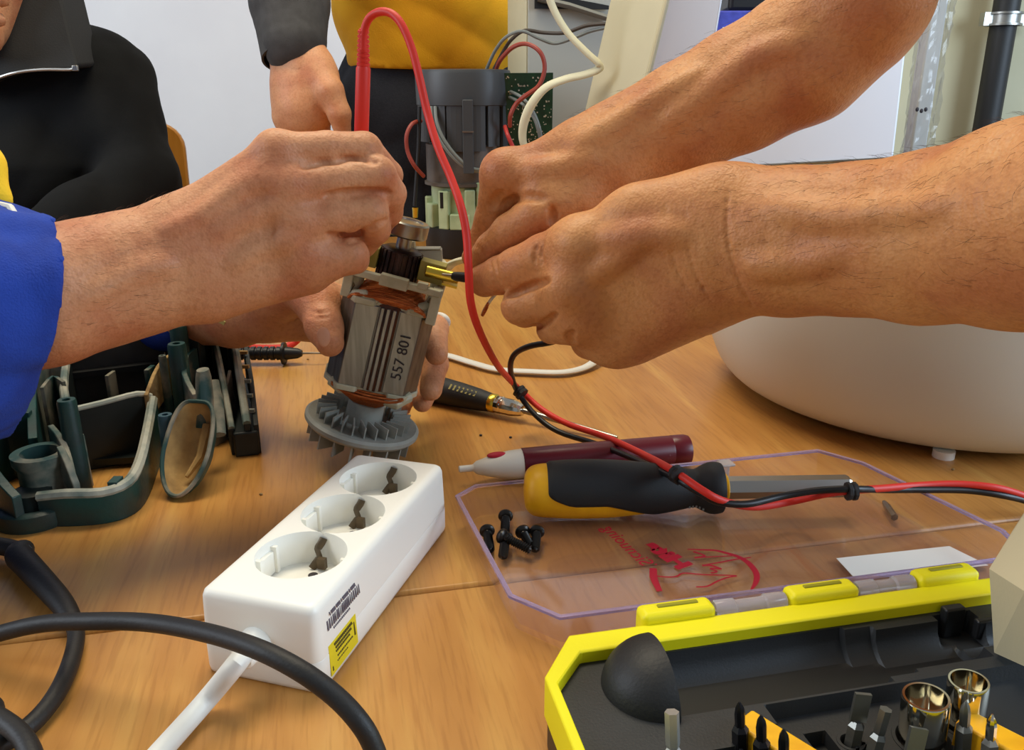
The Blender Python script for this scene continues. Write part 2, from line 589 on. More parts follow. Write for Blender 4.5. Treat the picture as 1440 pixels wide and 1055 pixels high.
# the pipe on the wall, with its clamp
b = G(1400, 100, 0)
pp = P(1400, 100, 1.93)
t = thing('wall_pipe', 'black vertical pipe on the cream wall at the upper right edge of the photo', 'pipe', (pp.x, pp.y, FL))
obj('pipe_run', MB().lathe([(0.026, FL), (0.026, 1.3)], Matrix.Translation((pp.x, pp.y, 0)), 24), M['pipe'], t)
cz = P(1410, 27, 1.93).z
mb = MB().lathe([(0.030, cz - 0.013), (0.036, cz - 0.013), (0.036, cz - 0.009), (0.031, cz - 0.008), (0.031, cz + 0.008), (0.036, cz + 0.009), (0.036, cz + 0.013), (0.030, cz + 0.013)],
                Matrix.Translation((pp.x, pp.y, 0)), 24, cap=False)
mb.box((pp.x - 0.038, pp.y, cz), (0.018, 0.02, 0.026)).box((pp.x + 0.038, pp.y, cz), (0.018, 0.02, 0.026))
obj('clamp', mb, M['zinc'], t, label='zinc pipe clamp')
obj('screw_rod', MB().tube([(pp.x + 0.04, pp.y, cz - .006), (pp.x + 0.085, pp.y + 0.01, cz - .006)], 0.006), M['zinc'], t)

# ------------------------------------------------------------------ the two tables, pushed together
TY = R(12.5)
seam = (G(110, 888) + G(680, 823)) / 2
tdir = Vector((math.cos(TY), math.sin(TY), 0))
tnor = Vector((-math.sin(TY), math.cos(TY), 0))
def table(name, label, y0, y1):
    t = thing(name, label, 'table', (seam.x, seam.y, FL), TY, 'wooden tables pushed together')
    L = 1.5
    x0, x1 = -0.72, 0.78
    mb = MB().box(((x0 + x1) / 2, (y0 + y1) / 2, -FL - 0.014), (x1 - x0, y1 - y0, 0.028))
    obj('table_top', mb, M['wood'], t, local=True, bevel=0.0022, seg=2)
    fr = MB()
    for y in (y0 + 0.06, y1 - 0.06):
        fr.box(((x0 + x1) / 2, y, -FL - 0.058), (x1 - x0 - 0.16, 0.02, 0.06))
    for x in (x0 + 0.07, x1 - 0.07):
        fr.box((x, (y0 + y1) / 2, -FL - 0.058), (0.02, y1 - y0 - 0.12, 0.06))
    obj('apron', fr, M['grey_box'], t, local=True)
    for x in (x0 + 0.07, x1 - 0.07):
        for y in (y0 + 0.06, y1 - 0.06):
            obj('leg', MB().lathe([(0.018, 0), (0.018, -FL - 0.03)], Matrix.Translation((x, y, 0)), 16), M['grey_box'], t, local=True)
    return t
table('table', 'near wooden table under the power strip and bit box, in front of the seam', -0.62, -0.0011)
table('table', 'far wooden table holding the motor and white tub, beyond the seam', 0.0011, 1.22)

# ------------------------------------------------------------------ white power strip
SO, SY = Vector((-0.1189, 0.3382, 0)), R(-16.36)
W, L, H = 0.0630, 0.168, 0.0457
ps = thing('power_strip', 'white three-socket power strip on the table, with barcode and yellow sticker', 'power strip', SO, SY)
def rrect(w, y0, y1, r, n=5, z=None):
    out = []
    for cx, cy, a0 in ((w / 2 - r, y0 + r, -90), (w / 2 - r, y1 - r, 0), (-w / 2 + r, y1 - r, 90), (-w / 2 + r, y0 + r, 180)):
        for i in range(n + 1):
            a = R(a0 + 90 * i / n)
            out.append((cx + r * math.cos(a), cy + r * math.sin(a)))
    return out
def loft(mb, rings):
    n = len(rings[0])
    vs = [p for r in rings for p in r]
    fs = [tuple(reversed(range(n))), tuple(range((len(rings) - 1) * n, len(rings) * n))]
    for j in range(len(rings) - 1):
        for i in range(n):
            k = (i + 1) % n
            fs.append((j * n + i, j * n + k, (j + 1) * n + k, (j + 1) * n + i))
    return mb.add(vs, fs)
def ring(ins, z):
    return [(x, y, z) for x, y in rrect(W - 2 * ins, ins, L - ins, 0.0058 - min(ins, 0.003))]
up = loft(MB(), [ring(0.0004, 0.0168), ring(0.0001, 0.0171), ring(0.0008, 0.036), ring(0.0011, H - 0.004), ring(0.0021, H - 0.0016), ring(0.0036, H - 0.0004), ring(0.0056, H)])
upper = obj('upper_shell', up, M['white_plastic'], ps, local=True, smooth=50)
SOCK = (0.0436, 0.0896, 0.1356)
RS = 0.0230
cut(upper, [MB().lathe([(RS - 0.0006, H - 0.0185), (RS, H - 0.001), (RS + 0.0006, H + 0.004)], Matrix.Translation((0, v, 0)), 48) for v in SOCK])
upper.data.set_sharp_from_angle(angle=R(40))
lo = loft(MB(), [ring(0.002, 0.0), ring(0.0006, 0.0008), ring(0.0, 0.003), ring(0.0, 0.0164), ring(0.0003, 0.0168)])
obj('lower_shell', lo, M['white_plastic'], ps, local=True, smooth=50)
for v in SOCK:
    z0 = H - 0.0185
    mb = MB().lathe([(RS - 0.0004, z0 + 0.0001), (RS - 0.0004, z0 + 0.0004)], Matrix.Translation((0, v, 0)), 32)
    # guide lugs at the left wall, the pillars beside the contact
    for dv in (-0.0075, 0.0075):
        mb.box((-RS + 0.0022, v + dv, H - 0.0105), (0.0045, 0.0022, 0.015))
    mb.box((-RS + 0.0014, v, H - 0.0115), (0.0028, 0.0125, 0.012))
    mb.box((RS - 0.0022, v + 0.006, H - 0.0105), (0.004, 0.002, 0.015))
    s = obj('socket', mb, M['white_plastic'], ps, local=True)
    # the bent earth clip
    o0 = Vector((0, v - SOCK[0], 0))
    iv_ = wm(ps).inverted()
    c0, c1 = iv_ @ G(455, 757, H - .003) + o0, iv_ @ G(447, 801, H - .0175) + o0
    dd = c1 - c0
    sd_ = Vector((1, 0, 0))
    cl = [c0, c0 + dd * .14 - sd_ * .0006, c0 + dd * .38 - sd_ * .0022, c0 + dd * .62 - sd_ * .0004, c0 + dd * .86 - sd_ * .0022, c1 - sd_ * .0034]
    obj('earth_contact', MB().tube([Vector(p[:3]) for p in smooth_path(cl, 4)], 0.0021, 8, flat=0.4, up=(0, 1, 0.25)).box(c1 + Vector((.0022, .001, .0035)), (.0044, .0030, .0060)), M['contact'], s, local=True, label='bent metal earth contact')
    pin = MB()
    for dv in (-0.0095, 0.0095):
        pin.lathe([(0.0026, z0 + 0.0004), (0.0026, z0 + 0.0007)], Matrix.Translation((0.0, v + dv, 0)), 12)
    obj('pin_hole', pin, M['ink'], s, local=True)
# barcode and sticker on the right side
xs = W / 2 - 0.0003
def side(mb, v0, v1, z0, z1, d=0.0002):
    xs = W / 2 + (0.0003 if z0 < 0.0205 else -0.0002)
    return mb.add([(xs, v0, z0), (xs, v1, z0), (xs - 0.0006, v1, z1), (xs - 0.0006, v0, z1),
                   (xs + d, v0, z0), (xs + d, v1, z0), (xs - 0.0006 + d, v1, z1), (xs - 0.0006 + d, v0, z1)],
                  [(0, 1, 2, 3), (7, 6, 5, 4), (4, 5, 1, 0), (5, 6, 2, 1), (6, 7, 3, 2), (7, 4, 0, 3)])
mb = MB()
v = 0.0105
while v < 0.044:
    w = rng.choice([0.0004, 0.0008, 0.0012])
    side(mb, v, v + w, 0.0285, 0.0335)
    v += w + rng.choice([0.0005, 0.0009])
v = 0.0135
while v < 0.0400:
    w = rng.uniform(0.0006, 0.0012)
    side(mb, v, v + w, 0.0350, 0.0366)
    v += w + rng.choice([0.0003, 0.0003, 0.0009])
v = 0.016
while v < 0.033:
    w = rng.uniform(0.0005, 0.001)
    side(mb, v, v + w, 0.0262, 0.0275)
    v += w + 0.0005
obj('barcode', mb, mat('print_grey', (96, 90, 100), 0.6), ps, local=True, label='printed barcode with illegible text')
st = obj('sticker', side(MB(), 0.0095, 0.0375, 0.0040, 0.0205, 0.0003), M['label_yellow'], ps, local=True, label='yellow warning sticker')
mb = MB()
for zc, a, bb in ((0.0185, .0145, .0330), (0.0162, .0155, .0320), (0.0142, .0155, .0300), (0.0112, .0165, .0320), (0.0088, .0160, .0260)):
    v = a
    while v < bb:
        w = rng.uniform(0.0006, 0.0014)
        side(mb, v, v + w, zc - 0.0006, zc + 0.0006, 0.0004)
        v += w + 0.0004
side(mb, 0.0345, 0.0356, 0.010, 0.0175, 0.0004)
side(mb, 0.0110, 0.0120, 0.006, 0.0115, 0.0004)
obj('sticker_print', mb, M['dark_ink'], st, local=True)
# cable gland and cable
obj('cable_gland', MB().lathe([(0.0088, -0.004), (0.0086, 0.0), (0.0066, 0.005), (0.0060, 0.012), (0.0052, 0.013)], Matrix.Translation((-0.001, 0.0008, 0.0225)) @ Matrix.Rotation(R(90), 4, 'X'), 20), M['white_plastic'], ps, local=True)
pts = [P(352, 908, 0.338), P(333, 933, .318), G(290, 985, .0075), G(225, 1058, .006), G(150, 1140, .006), G(60, 1230, .006)]
obj('cord', MB().tube([Vector(p) for p in smooth_path(pts, 6)], [0.0047] * 31, 14), M['white_cord'], ps)

# ------------------------------------------------------------------ bit box and its clear lid
BA = G(800, 893, 0.036)
BYAW = R(12.56)
bx = thing('bit_box', 'yellow and black bit box, open, at the lower right corner of the photo', 'tool box', (BA.x, BA.y, 0), BYAW)
def chamf(u0, u1, v0, v1, c):
    return [(u0 + c[0], v1), (u0, v1 - c[1]), (u0, v0 + c[1]), (u0 + c[0], v0), (u1 - c[0], v0), (u1, v0 + c[1]), (u1, v1 - c[1]), (u1 - c[0], v1)]
OUT = chamf(-0.018, 0.292, -0.155, 0.0, (0.018, 0.0255))
INN = chamf(-0.0135, 0.2875, -0.1505, -0.0128, (0.0150, 0.0180))
n = 8
def frame_ring(mb, o, i, z0, z1):
    vs = [(x, y, z0) for x, y in o] + [(x, y, z1) for x, y in o] + [(x, y, z1) for x, y in i] + [(x, y, z0) for x, y in i]
    fs = []
    for j in range(len(o)):
        k = (j + 1) % len(o)
        for a in range(4):
            q = (a + 1) % 4
            fs.append((a * n + j, a * n + k, q * n + k, q * n + j))
    return mb.add(vs, fs)
obj('frame', frame_ring(MB(), OUT, INN, 0.016, 0.036), M['yellow'], bx, local=True, bevel=0.0012)
obj('base', MB().prism(chamf(-0.017, 0.291, -0.154, -0.001, (0.018, 0.0255)), 0.0, 0.0165), M['black_plastic'], bx, local=True, bevel=0.002)
# moulded tray: a height field with the driver trough, the bit wells and the steps
def deck(u, v):
    z = 0.0300
    # long trough for the driver
    c, hw = -0.0335, 0.0195
    if 0.030 < u < 0.285:
        w = hw
        if u > 0.128:
            w = 0.0165
        if u > 0.142:
            w = 0.0140
        if u > 0.182:
            w = 0.0075
        d = abs(v - c) / w
        if d < 1:
            z -= 0.0165 * math.sqrt(1 - d * d) * (w / hw) ** 0.5
    if 0.176 < u < 0.196 and -0.030 < v < -0.016:
        z = min(z, 0.019)
    if v < -0.0555 and u > 0.068:
        z = min(z, 0.0225)
    if 0.0475 < u < 0.068 and v < -0.066:
        z = 0.012
    if 0.0800 < u < 0.0885 and v < -0.0665:
        z = 0.010
    if v < -0.074 and u < 0.046 and u > 0.006:
        z = min(z, 0.020)
    for (a, b_) in BITW:
        if (u - a) ** 2 + (v - b_) ** 2 < 0.0042 ** 2:
            z = min(z, 0.012)
    for (a, b_, r) in SOCKW:
        if (u - a) ** 2 + (v - b_) ** 2 < r * r:
            z = min(z, 0.010)
    return z
BITW = [(0.0955, -0.0735), (0.0995, -0.0805), (0.106, -0.088)]
SOCKW = [(0.1245, -0.0790, 0.0108), (0.1475, -0.0745, 0.0095)]
us = np.arange(-0.0155, 0.2896, 0.0011)
vs_ = np.arange(-0.1525, -0.0105, 0.0011)
vv = []
for b_ in vs_:
    for a in us:
        # keep the field inside the chamfered frame
        uu = max(a, -0.0155 + max(0, (-0.0305 - -b_ * 0 + (b_ + 0.0000))) * 0)
        vv.append((a, b_, deck(a, b_)))
ff = []
nu = len(us)
for j in range(len(vs_) - 1):
    for i in range(nu - 1):
        cx, cy = (us[i] + us[i + 1]) / 2, (vs_[j] + vs_[j + 1]) / 2
        if (cx + 0.0155) * 1.2 + (-0.0105 - cy) < 0.0175 or (0.2896 - cx) * 1.2 + (-0.0105 - cy) < 0.0175:
            continue
        ff.append((j * nu + i, j * nu + i + 1, (j + 1) * nu + i + 1, (j + 1) * nu + i))
m_ = MB()
m_.v, m_.f = vv, ff
tray = obj('tray_insert', m_, M['tray_black'], bx, local=True, smooth=38)
for a, b_, r in SOCKW:
    obj('socket_seat', MB().lathe([(r - .0006, .010), (r - .0006, .0222), (r - .0002, .0228), (r + .0012, .0228), (r + .0016, .0215)], Matrix.Translation((a, b_, 0)), 32, cap=False), M['tray_black'], tray, local=True)
for a, b_ in BITW:
    obj('bit_seat', MB().lathe([(.0037, .012), (.0037, .0222), (.0041, .0228), (.0054, .0228), (.0058, .0215)], Matrix.Translation((a, b_, 0)), 24, cap=False), M['tray_black'], tray, local=True)
# the bulging dome that closes the trough's left end
vs, fs = [], []
nn, mm = 20, 12
for j in range(mm + 1):
    for i in range(nn + 1):
        a = PI * i / nn           # around the upper half, front to back
        q = (PI / 2) * j / mm     # 0 at the flat right face, 90 deg at the left pole
        vs.append((0.0300 - 0.0245 * math.sin(q), -0.0330 - 0.0240 * math.cos(q) * math.cos(a), 0.0285 + 0.0215 * math.cos(q) * math.sin(a)))
for j in range(mm):
    for i in range(nn):
        k = j * (nn + 1) + i
        fs.append((k, k + 1, k + nn + 2, k + nn + 1))
fs.append(tuple(reversed(range(nn + 1))))
obj('end_dome', MB().add(vs, fs), M['black_rubber'], tray, local=True, smooth=50)
obj('clip_post', MB().box((0.186, -0.0165, 0.0265), (0.011, 0.005, 0.016)).box((0.2, -0.024, 0.026), (0.014, 0.004, 0.010)), M['black_plastic'], tray, local=True, bevel=0.001)
mk = text_mb('Ø', 0.008)
obj('size_mark', xf(mk, Matrix.Translation((0.0905, -0.090, 0.0228)) @ Matrix.Rotation(R(15), 4, 'Z')), M['grey_wire'], tray, local=True)
# hinge
for a, c in ((0.035, 0.0715), (0.110, 0.1465), (0.180, 0.2140)):
    mb = MB().box(((a + c) / 2, 0.0048, 0.0330), (c - a, 0.0115, 0.0150))
    kn = obj('hinge_knuckle', mb, M['yellow'], bx, local=True, bevel=0.003, seg=3)
    sl = MB().box(((a + c) / 2 + 0.001, 0.0058, 0.0406), ((c - a) * 0.55, 0.0024, 0.0012))
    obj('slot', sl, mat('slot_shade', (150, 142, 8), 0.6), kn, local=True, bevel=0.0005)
# clear lid, lying open side up beyond the box; it is hinged to the box and so a part of it
LR = [(-0.0243, 0.1757), (-0.0091, 0.1885), (0.2424, 0.1917), (0.2616, 0.1650), (0.2848, 0.0613), (0.2800, 0.0420), (0.2650, 0.0325), (0.0053, 0.0330), (-0.0153, 0.0573)]
LR = LR[::-1]
def inset(poly, d):
    out = []
    m = len(poly)
    for i in range(m):
        p, q, r_ = Vector(poly[i - 1]), Vector(poly[i]), Vector(poly[(i + 1) % m])
        e1, e2 = (q - p).normalized(), (r_ - q).normalized()
        n1, n2 = Vector((e1.y, -e1.x)), Vector((e2.y, -e2.x))
        bis = (n1 + n2).normalized()
        out.append(tuple(q + bis * (d / max(0.3, bis.dot(n1)))))
    return out
area2 = sum(LR[i - 1][0] * LR[i][1] - LR[i][0] * LR[i - 1][1] for i in range(len(LR)))
SG = 1 if area2 < 0 else -1
def z_ring(d, z):
    return [(x, y, z) for x, y in inset(LR, SG * d)]
mb = MB()
rings = [z_ring(0.0000, 0.0206), z_ring(0.0048, 0.0006), None]
nL = len(LR)
vs = z_ring(0.0000, 0.0206) + z_ring(0.0045, 0.0006) + z_ring(0.0067, 0.0026) + z_ring(0.0022, 0.0206)
fs = []
for i in range(nL):
    k = (i + 1) % nL
    for a in (0, 2, 3):
        q = (a + 1) % 4
        fs.append((a * nL + i, a * nL + k, q * nL + k, q * nL + i))
    fs.append((nL + i, nL + k, k, i)) if False else None
for i in range(nL):
    k = (i + 1) % nL
    fs.append((i, k, nL + k, nL + i))
fs = [f for f in fs if f]
fs.append(tuple(range(nL, 2 * nL)))
fs.append(tuple(reversed(range(2 * nL, 3 * nL))))
lid = obj('clear_lid', mb.add(vs, fs), M['clear'], bx, local=True, smooth=0, label='clear plastic lid lying open with screws in it')
vs = z_ring(0.0000, 0.0206) + z_ring(0.0000, 0.0222) + z_ring(0.0024, 0.0222) + z_ring(0.0024, 0.0206)
fs = []
for i in range(nL):
    k = (i + 1) % nL
    for a in range(4):
        q = (a + 1) % 4
        fs.append((a * nL + i, a * nL + k, q * nL + k, q * nL + i))
obj('lid_rim', MB().add(vs, fs), M['clear_edge'], lid, local=True, smooth=0)
for a, c in ((0.0725, 0.109), (0.1475, 0.179)):
    hp = MB().lathe([(0.0042, a), (0.0046, a + 0.001), (0.0046, a + 0.010), (0.0036, a + 0.011), (0.0036, c - 0.011), (0.0046, c - 0.010), (0.0046, c - 0.001), (0.0042, c)],
                    Matrix.Translation((0, 0.0050, 0.0350)) @ Matrix.Rotation(R(90), 4, 'Y'), 18)
    obj('hinge_pin', hp, mat('clear_pin', (226, 226, 236), 0.08, trans=0.7, ior=1.3), lid, local=True)
    obj('hinge_strap', MB().add([(a, 0.0090, 0.0320), (c, 0.0090, 0.0320), (c, 0.0345, 0.0200), (a, 0.0345, 0.0200), (a, 0.0090, 0.0340), (c, 0.0090, 0.0340), (c, 0.0345, 0.0220), (a, 0.0345, 0.0220)],
                                [(3, 2, 1, 0), (4, 5, 6, 7), (0, 1, 5, 4), (1, 2, 6, 5), (2, 3, 7, 6), (3, 0, 4, 7)]), M['clear'], lid, local=True)
inv = wm(bx).inverted()
def lf(x, y, z=0.0030):
    return inv @ G(x, y, z)
lt = inv @ G(1012, 668, 0.012)
obj('latch', MB().box((lt.x, lt.y, 0.0125), (0.012, 0.006, 0.019)).box((lt.x + 0.002, lt.y - 0.004, 0.0225), (0.010, 0.010, 0.002)), mat('clear_latch', (232, 228, 226), 0.1, trans=0.7, ior=1.25), lid, local=True, bevel=0.001)
a, b_, c, d = lf(1176, 785, .0031), lf(1335, 768, .0031), lf(1390, 795, .0031), lf(1204, 815, .0031)
sq = [a + (d - a) * 0.0, b_, c, d]
obj('lid_label', MB().prism([(p.x, p.y) for p in sq], 0.0028, 0.0031), M['paper'], lid, local=True, bevel=0.0001, label='blank white label')
# red print on the lid: the drawn emblem and the two lines of mirrored lettering
def q2(X, Y):
    return lf(840 + X * 0.1736, 730 + Y * 0.1736)
mb = MB()
def stroke(pts, w):
    pa = [q2(*p) for p in pts]
    pa = [Vector(p) for p in smooth_path(pa, 4)]
    ws = np.interp(np.linspace(0, 1, len(pa)), np.linspace(0, 1, len(w)), w) if hasattr(w, '__len__') else [w] * len(pa)
    mb.tube(pa, list(ws), 8, flat=0.08, up=(0, 0, 1))
stroke([(730, 245), (860, 250), (960, 255), (1060, 280), (1140, 305), (1210, 345), (1260, 395), (1290, 450), (1285, 510), (1245, 575)], [.0005, .0009, .0010, .0013, .0015, .0018, .0019, .0018, .0015, .0005])
stroke([(1090, 298), (950, 305), (788, 314)], .0005)
stroke([(788, 314), (870, 298), (778, 264)], .0008)
stroke([(1245, 312), (1130, 325), (1000, 350), (850, 376)], .0006)
stroke([(850, 376), (925, 378), (1005, 405)], .0009)
stroke([(1005, 405), (915, 400), (968, 425), (920, 437)], .0007)
stroke([(480, 462), (560, 470), (640, 465), (700, 438), (850, 450), (1060, 456), (1130, 461)], .0006)
stroke([(1130, 461), (1050, 475), (970, 505), (890, 545), (800, 550)], .0006)
stroke([(452, 400), (453, 430), (455, 470), (478, 530), (505, 585)], [.0021, .0022, .0022, .0019, .0016])
stroke([(470, 365), (480, 370)], .0008)
obj('emblem', mb, M['red_mark'], lid, local=True, label='red printed emblem')
def mirrored(s, size, p0, p1, dy, bold):
    t0, t1 = lf(*p0), lf(*p1)
    d = (t1 - t0).normalized()
    upv = Vector((d.y, -d.x, 0))                # letters mirrored: the lid lies face down
    tm = text_mb(s, size, 0.00008, bold)
    w = max(v_[0] for v_ in tm.v) - min(v_[0] for v_ in tm.v)
    k = (t1 - t0).length / w
    MM = Matrix((d * k, upv * k * dy, Vector((0, 0, 1)))).transposed().to_4x4()
    MM.translation = (t0 + t1) / 2 + Vector((0, 0, 0.0003))
    return xf(tm, MM)
obj('lettering', mirrored('Sicnuoing', 0.01, (911, 795), (853, 742), 1.0, 0), M['red_mark'], lid, local=True, label='red mirrored lettering')
obj('lettering', mirrored('Hits', 0.01, (964, 799), (913, 765), 0.75, 0.0006), M['red_mark'], lid, local=True, label='bold red mirrored lettering')

# things in the bit box
def bmat(p):
    return wm(bx) @ Vector(p)
def hexbit(name, label, base, top, r, tip, m, group):
    """a hex-shank bit from base to top (box frame)"""
    B, T = bmat(base), bmat(top)
    d = T - B
    Ln = d.length
    t = thing(name, label, 'screwdriver bit', B, group=group)
    F = frame(B, d)
    obj('shank', MB().lathe([(r * 0.9, 0), (r, 0.0006), (r, Ln * 0.52), (r * 0.6, Ln * 0.60)], F, 6), m, t, smooth=20)
    mb = MB()
    if tip == 'flat':
        mb.box(F @ Vector((0, 0, Ln * 0.82)), (r * 1.9, r * 0.5, Ln * 0.44), F.to_3x3(), 1.0)
    elif tip == 'hex':
        mb.lathe([(r * 0.6, Ln * .58), (r * .75, Ln * .64), (r * .75, Ln)], F, 6)
    else:
        mb.lathe([(r * 0.6, Ln * .58), (r * 0.62, Ln * .8), (r * .5, Ln * .9), (r * 0.12, Ln)], F, 8)
    obj('tip', mb, m, t, smooth=20)
    return t
bm_grey = mat('bit_grey', (118, 118, 112), 0.35, 0.8)
bm_black = mat('bit_black', (38, 37, 40), 0.3, 0.7)
hexbit('screwdriver_bit', 'silver hexagonal bit standing at the left of the black bit tray', (0.0168, -0.083, 0.020), (0.0168, -0.0755, 0.0530), 0.0036, 'hex', mat('bit_silver', (190, 188, 180), 0.38, 0.8), 'loose bits in the bit box')
hexbit('screwdriver_bit', 'grey flat-blade bit in front of the trough, the left of a pair', (0.0955, -0.0740, 0.0150), (0.0990, -0.0720, 0.0425), 0.0034, 'flat', bm_grey, 'loose bits in the bit box')
hexbit('screwdriver_bit', 'grey round-tipped bit in front of the trough, the right of a pair', (0.1000, -0.0805, 0.0150), (0.1045, -0.0790, 0.0410), 0.0033, 'hex', bm_grey, 'loose bits in the bit box')
hexbit('screwdriver_bit', 'wide flat-blade bit left of the large chrome socket at the bottom edge', (0.1040, -0.0960, 0.0150), (0.1110, -0.0900, 0.0390), 0.0036, 'flat', bm_grey, 'loose bits in the bit box')
def sock(label, u, v, r, h):
    B = bmat((u, v, 0.0105))
    t = thing('hex_socket', label, 'socket', B, group='chrome sockets in the bit box')
    F = Matrix.Translation(B) @ Matrix.Rotation(R(-4), 4, 'Y')
    obj('socket_body', MB().lathe([(r * .8, 0), (r * .82, 0.001), (r * 0.82, h * .35), (r, h * .45), (r, h - .0008), (r * .96, h)], F, 36, cap=False), M['chrome'], t)
    vs = []
    N = 36
    for z in (h, h - 0.013):
        for i in range(N):
            a = 2 * PI * i / N
            rr = r * 0.86 if z == h else r * 0.80 / max(math.cos((a % (PI / 3)) - PI / 6), .1) * math.cos(PI / 6) * 1.02
            vs.append(F @ Vector((rr * math.cos(a), rr * math.sin(a), z)))
    for i in range(N):
        a = 2 * PI * i / N
        vs.append(F @ Vector((r * .96 * math.cos(a), r * .96 * math.sin(a), h)))
    fs = []
    for i in range(N):
        k = (i + 1) % N
        fs.append((i, k, N + k, N + i))
        fs.append((2 * N + i, 2 * N + k, k, i))
    fs.append(tuple(range(N, 2 * N)))
    obj('hex_opening', MB().add(vs, fs), M['chrome'], t)
sock('larger chrome socket standing in the bit tray, lower right of the photo', 0.1245, -0.0790, 0.0089, 0.033)
sock('smaller chrome socket right of the larger one, beside the beige block', 0.1475, -0.0745, 0.0078, 0.033)
# yellow bit holders with black bits
def holder(label, c, rot, ln, nb, blabels, bmats):
    B = bmat(c)
    t = thing('bit_holder', label, 'bit holder', B, BYAW + rot)
    obj('holder_bar', MB().box((0, 0, 0.007), (0.012, ln, 0.017)), M['handle_yellow'], t, local=True, bevel=0.001)
    for i in range(nb):
        y = ln / 2 - 0.005 - i * 0.0095
        base = wm(t) @ Vector((-0.0065, y, 0.002))
        top = wm(t) @ Vector((-0.0085, y + 0.002, 0.0285))
        iv = wm(bx).inverted()
        hexbit('screwdriver_bit', blabels[i], iv @ base, iv @ top, 0.0033, 'cross', bmats[i], 'bits in the yellow holders')
holder('yellow bit holder bar carrying black bits at the bottom edge', (0.0600, -0.0800, 0.0205), R(28), 0.034, 3,
       ['black cross bit on the yellow holder, farthest of three', 'black cross bit on the yellow holder, middle of three', 'black cross bit on the yellow holder, nearest of three'], [bm_black] * 3)
holder('second yellow bit holder at the lower right corner below the sockets', (0.1455, -0.0940, 0.0180), R(28), 0.030, 2,
       ['dark bit on the corner yellow holder, farther one', 'shiny bit on the corner yellow holder, nearer one'], [bm_grey, M['chrome']])

# beige block on the right edge, on top of the bit box
q = [P(1437, 728, .335), P(1391, 800, .325), P(1398, 918, .318), P(1442, 938, .300), P(1500, 800, .290), P(1500, 700, .33), P(1520, 905, .30), P(1441, 832, .296)]
t = thing('beige_block', 'beige angular block at the right edge, resting on the bit box', 'block', q[2])
cen = sum(q, Vector()) / len(q)
far = [p + Vector((0.030, 0.035, 0)) for p in (q[0], q[1], q[2])]
vs = q + far
fs = [(0, 1, 2, 7), (0, 7, 4, 5), (2, 3, 7), (3, 6, 4, 7), (8, 10, 9), (1, 0, 8, 9), (2, 1, 9, 10), (3, 2, 10, 6), (0, 5, 8), (5, 4, 6, 10, 8)]
obj('block_body', MB().add(vs, fs), M['beige'], t, smooth=0)

# ------------------------------------------------------------------ screws lying in the lid, and the small bit
def scr(i, label, head, tip, zh=0.0076, zt=0.0056):
    Hd, T = G(head[0], head[1], zh), G(tip[0], tip[1], zt)
    d = (T - Hd).normalized()
    s = thing('screw', label, 'screw', (Hd.x, Hd.y, 0.0026), group='black screws in the lid')
    F = frame(Hd, d)
    Ln = (T - Hd).length
    mb = MB().lathe([(0.0016, -0.0030), (0.0034, -0.0024), (0.0047, -0.0009), (0.0048, 0.0004), (0.0038, 0.0015), (0.0026, 0.0020)], F, 20)
    obj('screw_head', mb, M['screw'], s)
    obj('recess', MB().box(F @ Vector((0, 0, -0.0026)), (0.0030, 0.0007, 0.0005), F.to_3x3()).box(F @ Vector((0, 0, -0.0026)), (0.0007, 0.0030, 0.0005), F.to_3x3()), M['ink'], s)
    prof = [(0.0026, 0.001)]
    z = 0.003
    while z < Ln - 0.0012:
        prof += [(0.0022, z), (0.0030, z + 0.0006), (0.0022, z + 0.0012)]
        z += 0.0014
    prof += [(0.0018, Ln - 0.001), (0.0008, Ln)]
    obj('screw_thread', MB().lathe(prof, F, 12), M['screw'], s)
scr(0, 'black screw lying in the lid, leftmost, nearest the bluish lid edge', (685, 747), (689, 774))
scr(1, 'black screw in the lid, farthest one, nearest the yellow handle end', (711, 726), (710, 752))
scr(2, 'black screw in the lid under the crosswise screw, pointing at the camera', (711, 757), (707, 784))
scr(3, 'black screw lying crosswise on top of another screw, in the lid', (706, 754), (747, 774), 0.0118, 0.0070)
scr(4, 'black screw in the lid, left of the right-hand pair, tip at the crosswise screw', (735, 748), (746, 768))
scr(5, 'black screw in the lid, rightmost of all', (755, 748), (752, 774))
A_, B_ = G(1243, 706, .0056), G(1258, 728, .0056)
t = thing('loose_bit', 'small silver bit lying in the lid beside its right slanted wall', 'screwdriver bit', A_)
F = frame(A_, B_ - A_)
obj('shank', MB().lathe([(0.0014, 0), (0.0016, .001), (0.0024, 0.006), (0.0024, (B_ - A_).length)], F, 6), M['steel'], t, smooth=20)

# ------------------------------------------------------------------ big screwdriver
DL, DR = G(736, 690, 0.0222), G(1013, 686, 0.0222)
dr = thing('screwdriver', 'large yellow and black screwdriver lying in the clear lid', 'screwdriver', ((DL.x + DR.x) / 2, DL.y, 0.0026))
ax = (DR - DL)
LH = ax.length
F = frame(DL, ax, (0, 0, 1))      # local y is up
prof = [(0.0035, 0.0003), (0.0105, 0.0012), (0.0148, 0.0042), (0.0168, 0.0092), (0.0176, 0.017), (0.0184, 0.030), (0.0186, 0.044), (0.0180, 0.062), (0.0164, 0.080),
        (0.0146, 0.096), (0.0118, 0.111), (0.0112, 0.1165), (0.0130, 0.1205), (0.0154, 0.126), (0.0157, 0.131), (0.0150, 0.1345)]
prof = [tuple(p) for p in smooth_path(prof, 3)]
k_ = LH / 0.1345
prof = [(r_, z * k_) for r_, z in prof]
core = obj('handle', MB().lathe(prof, F, 40), M['handle_yellow'], dr)
rz = np.array([p[1] for p in prof])
rr = np.array([p[0] for p in prof])
mb = MB()
NT, NS = 60, 48
vs, fs = [], []
tmin = 0.0150
mid = R(0)
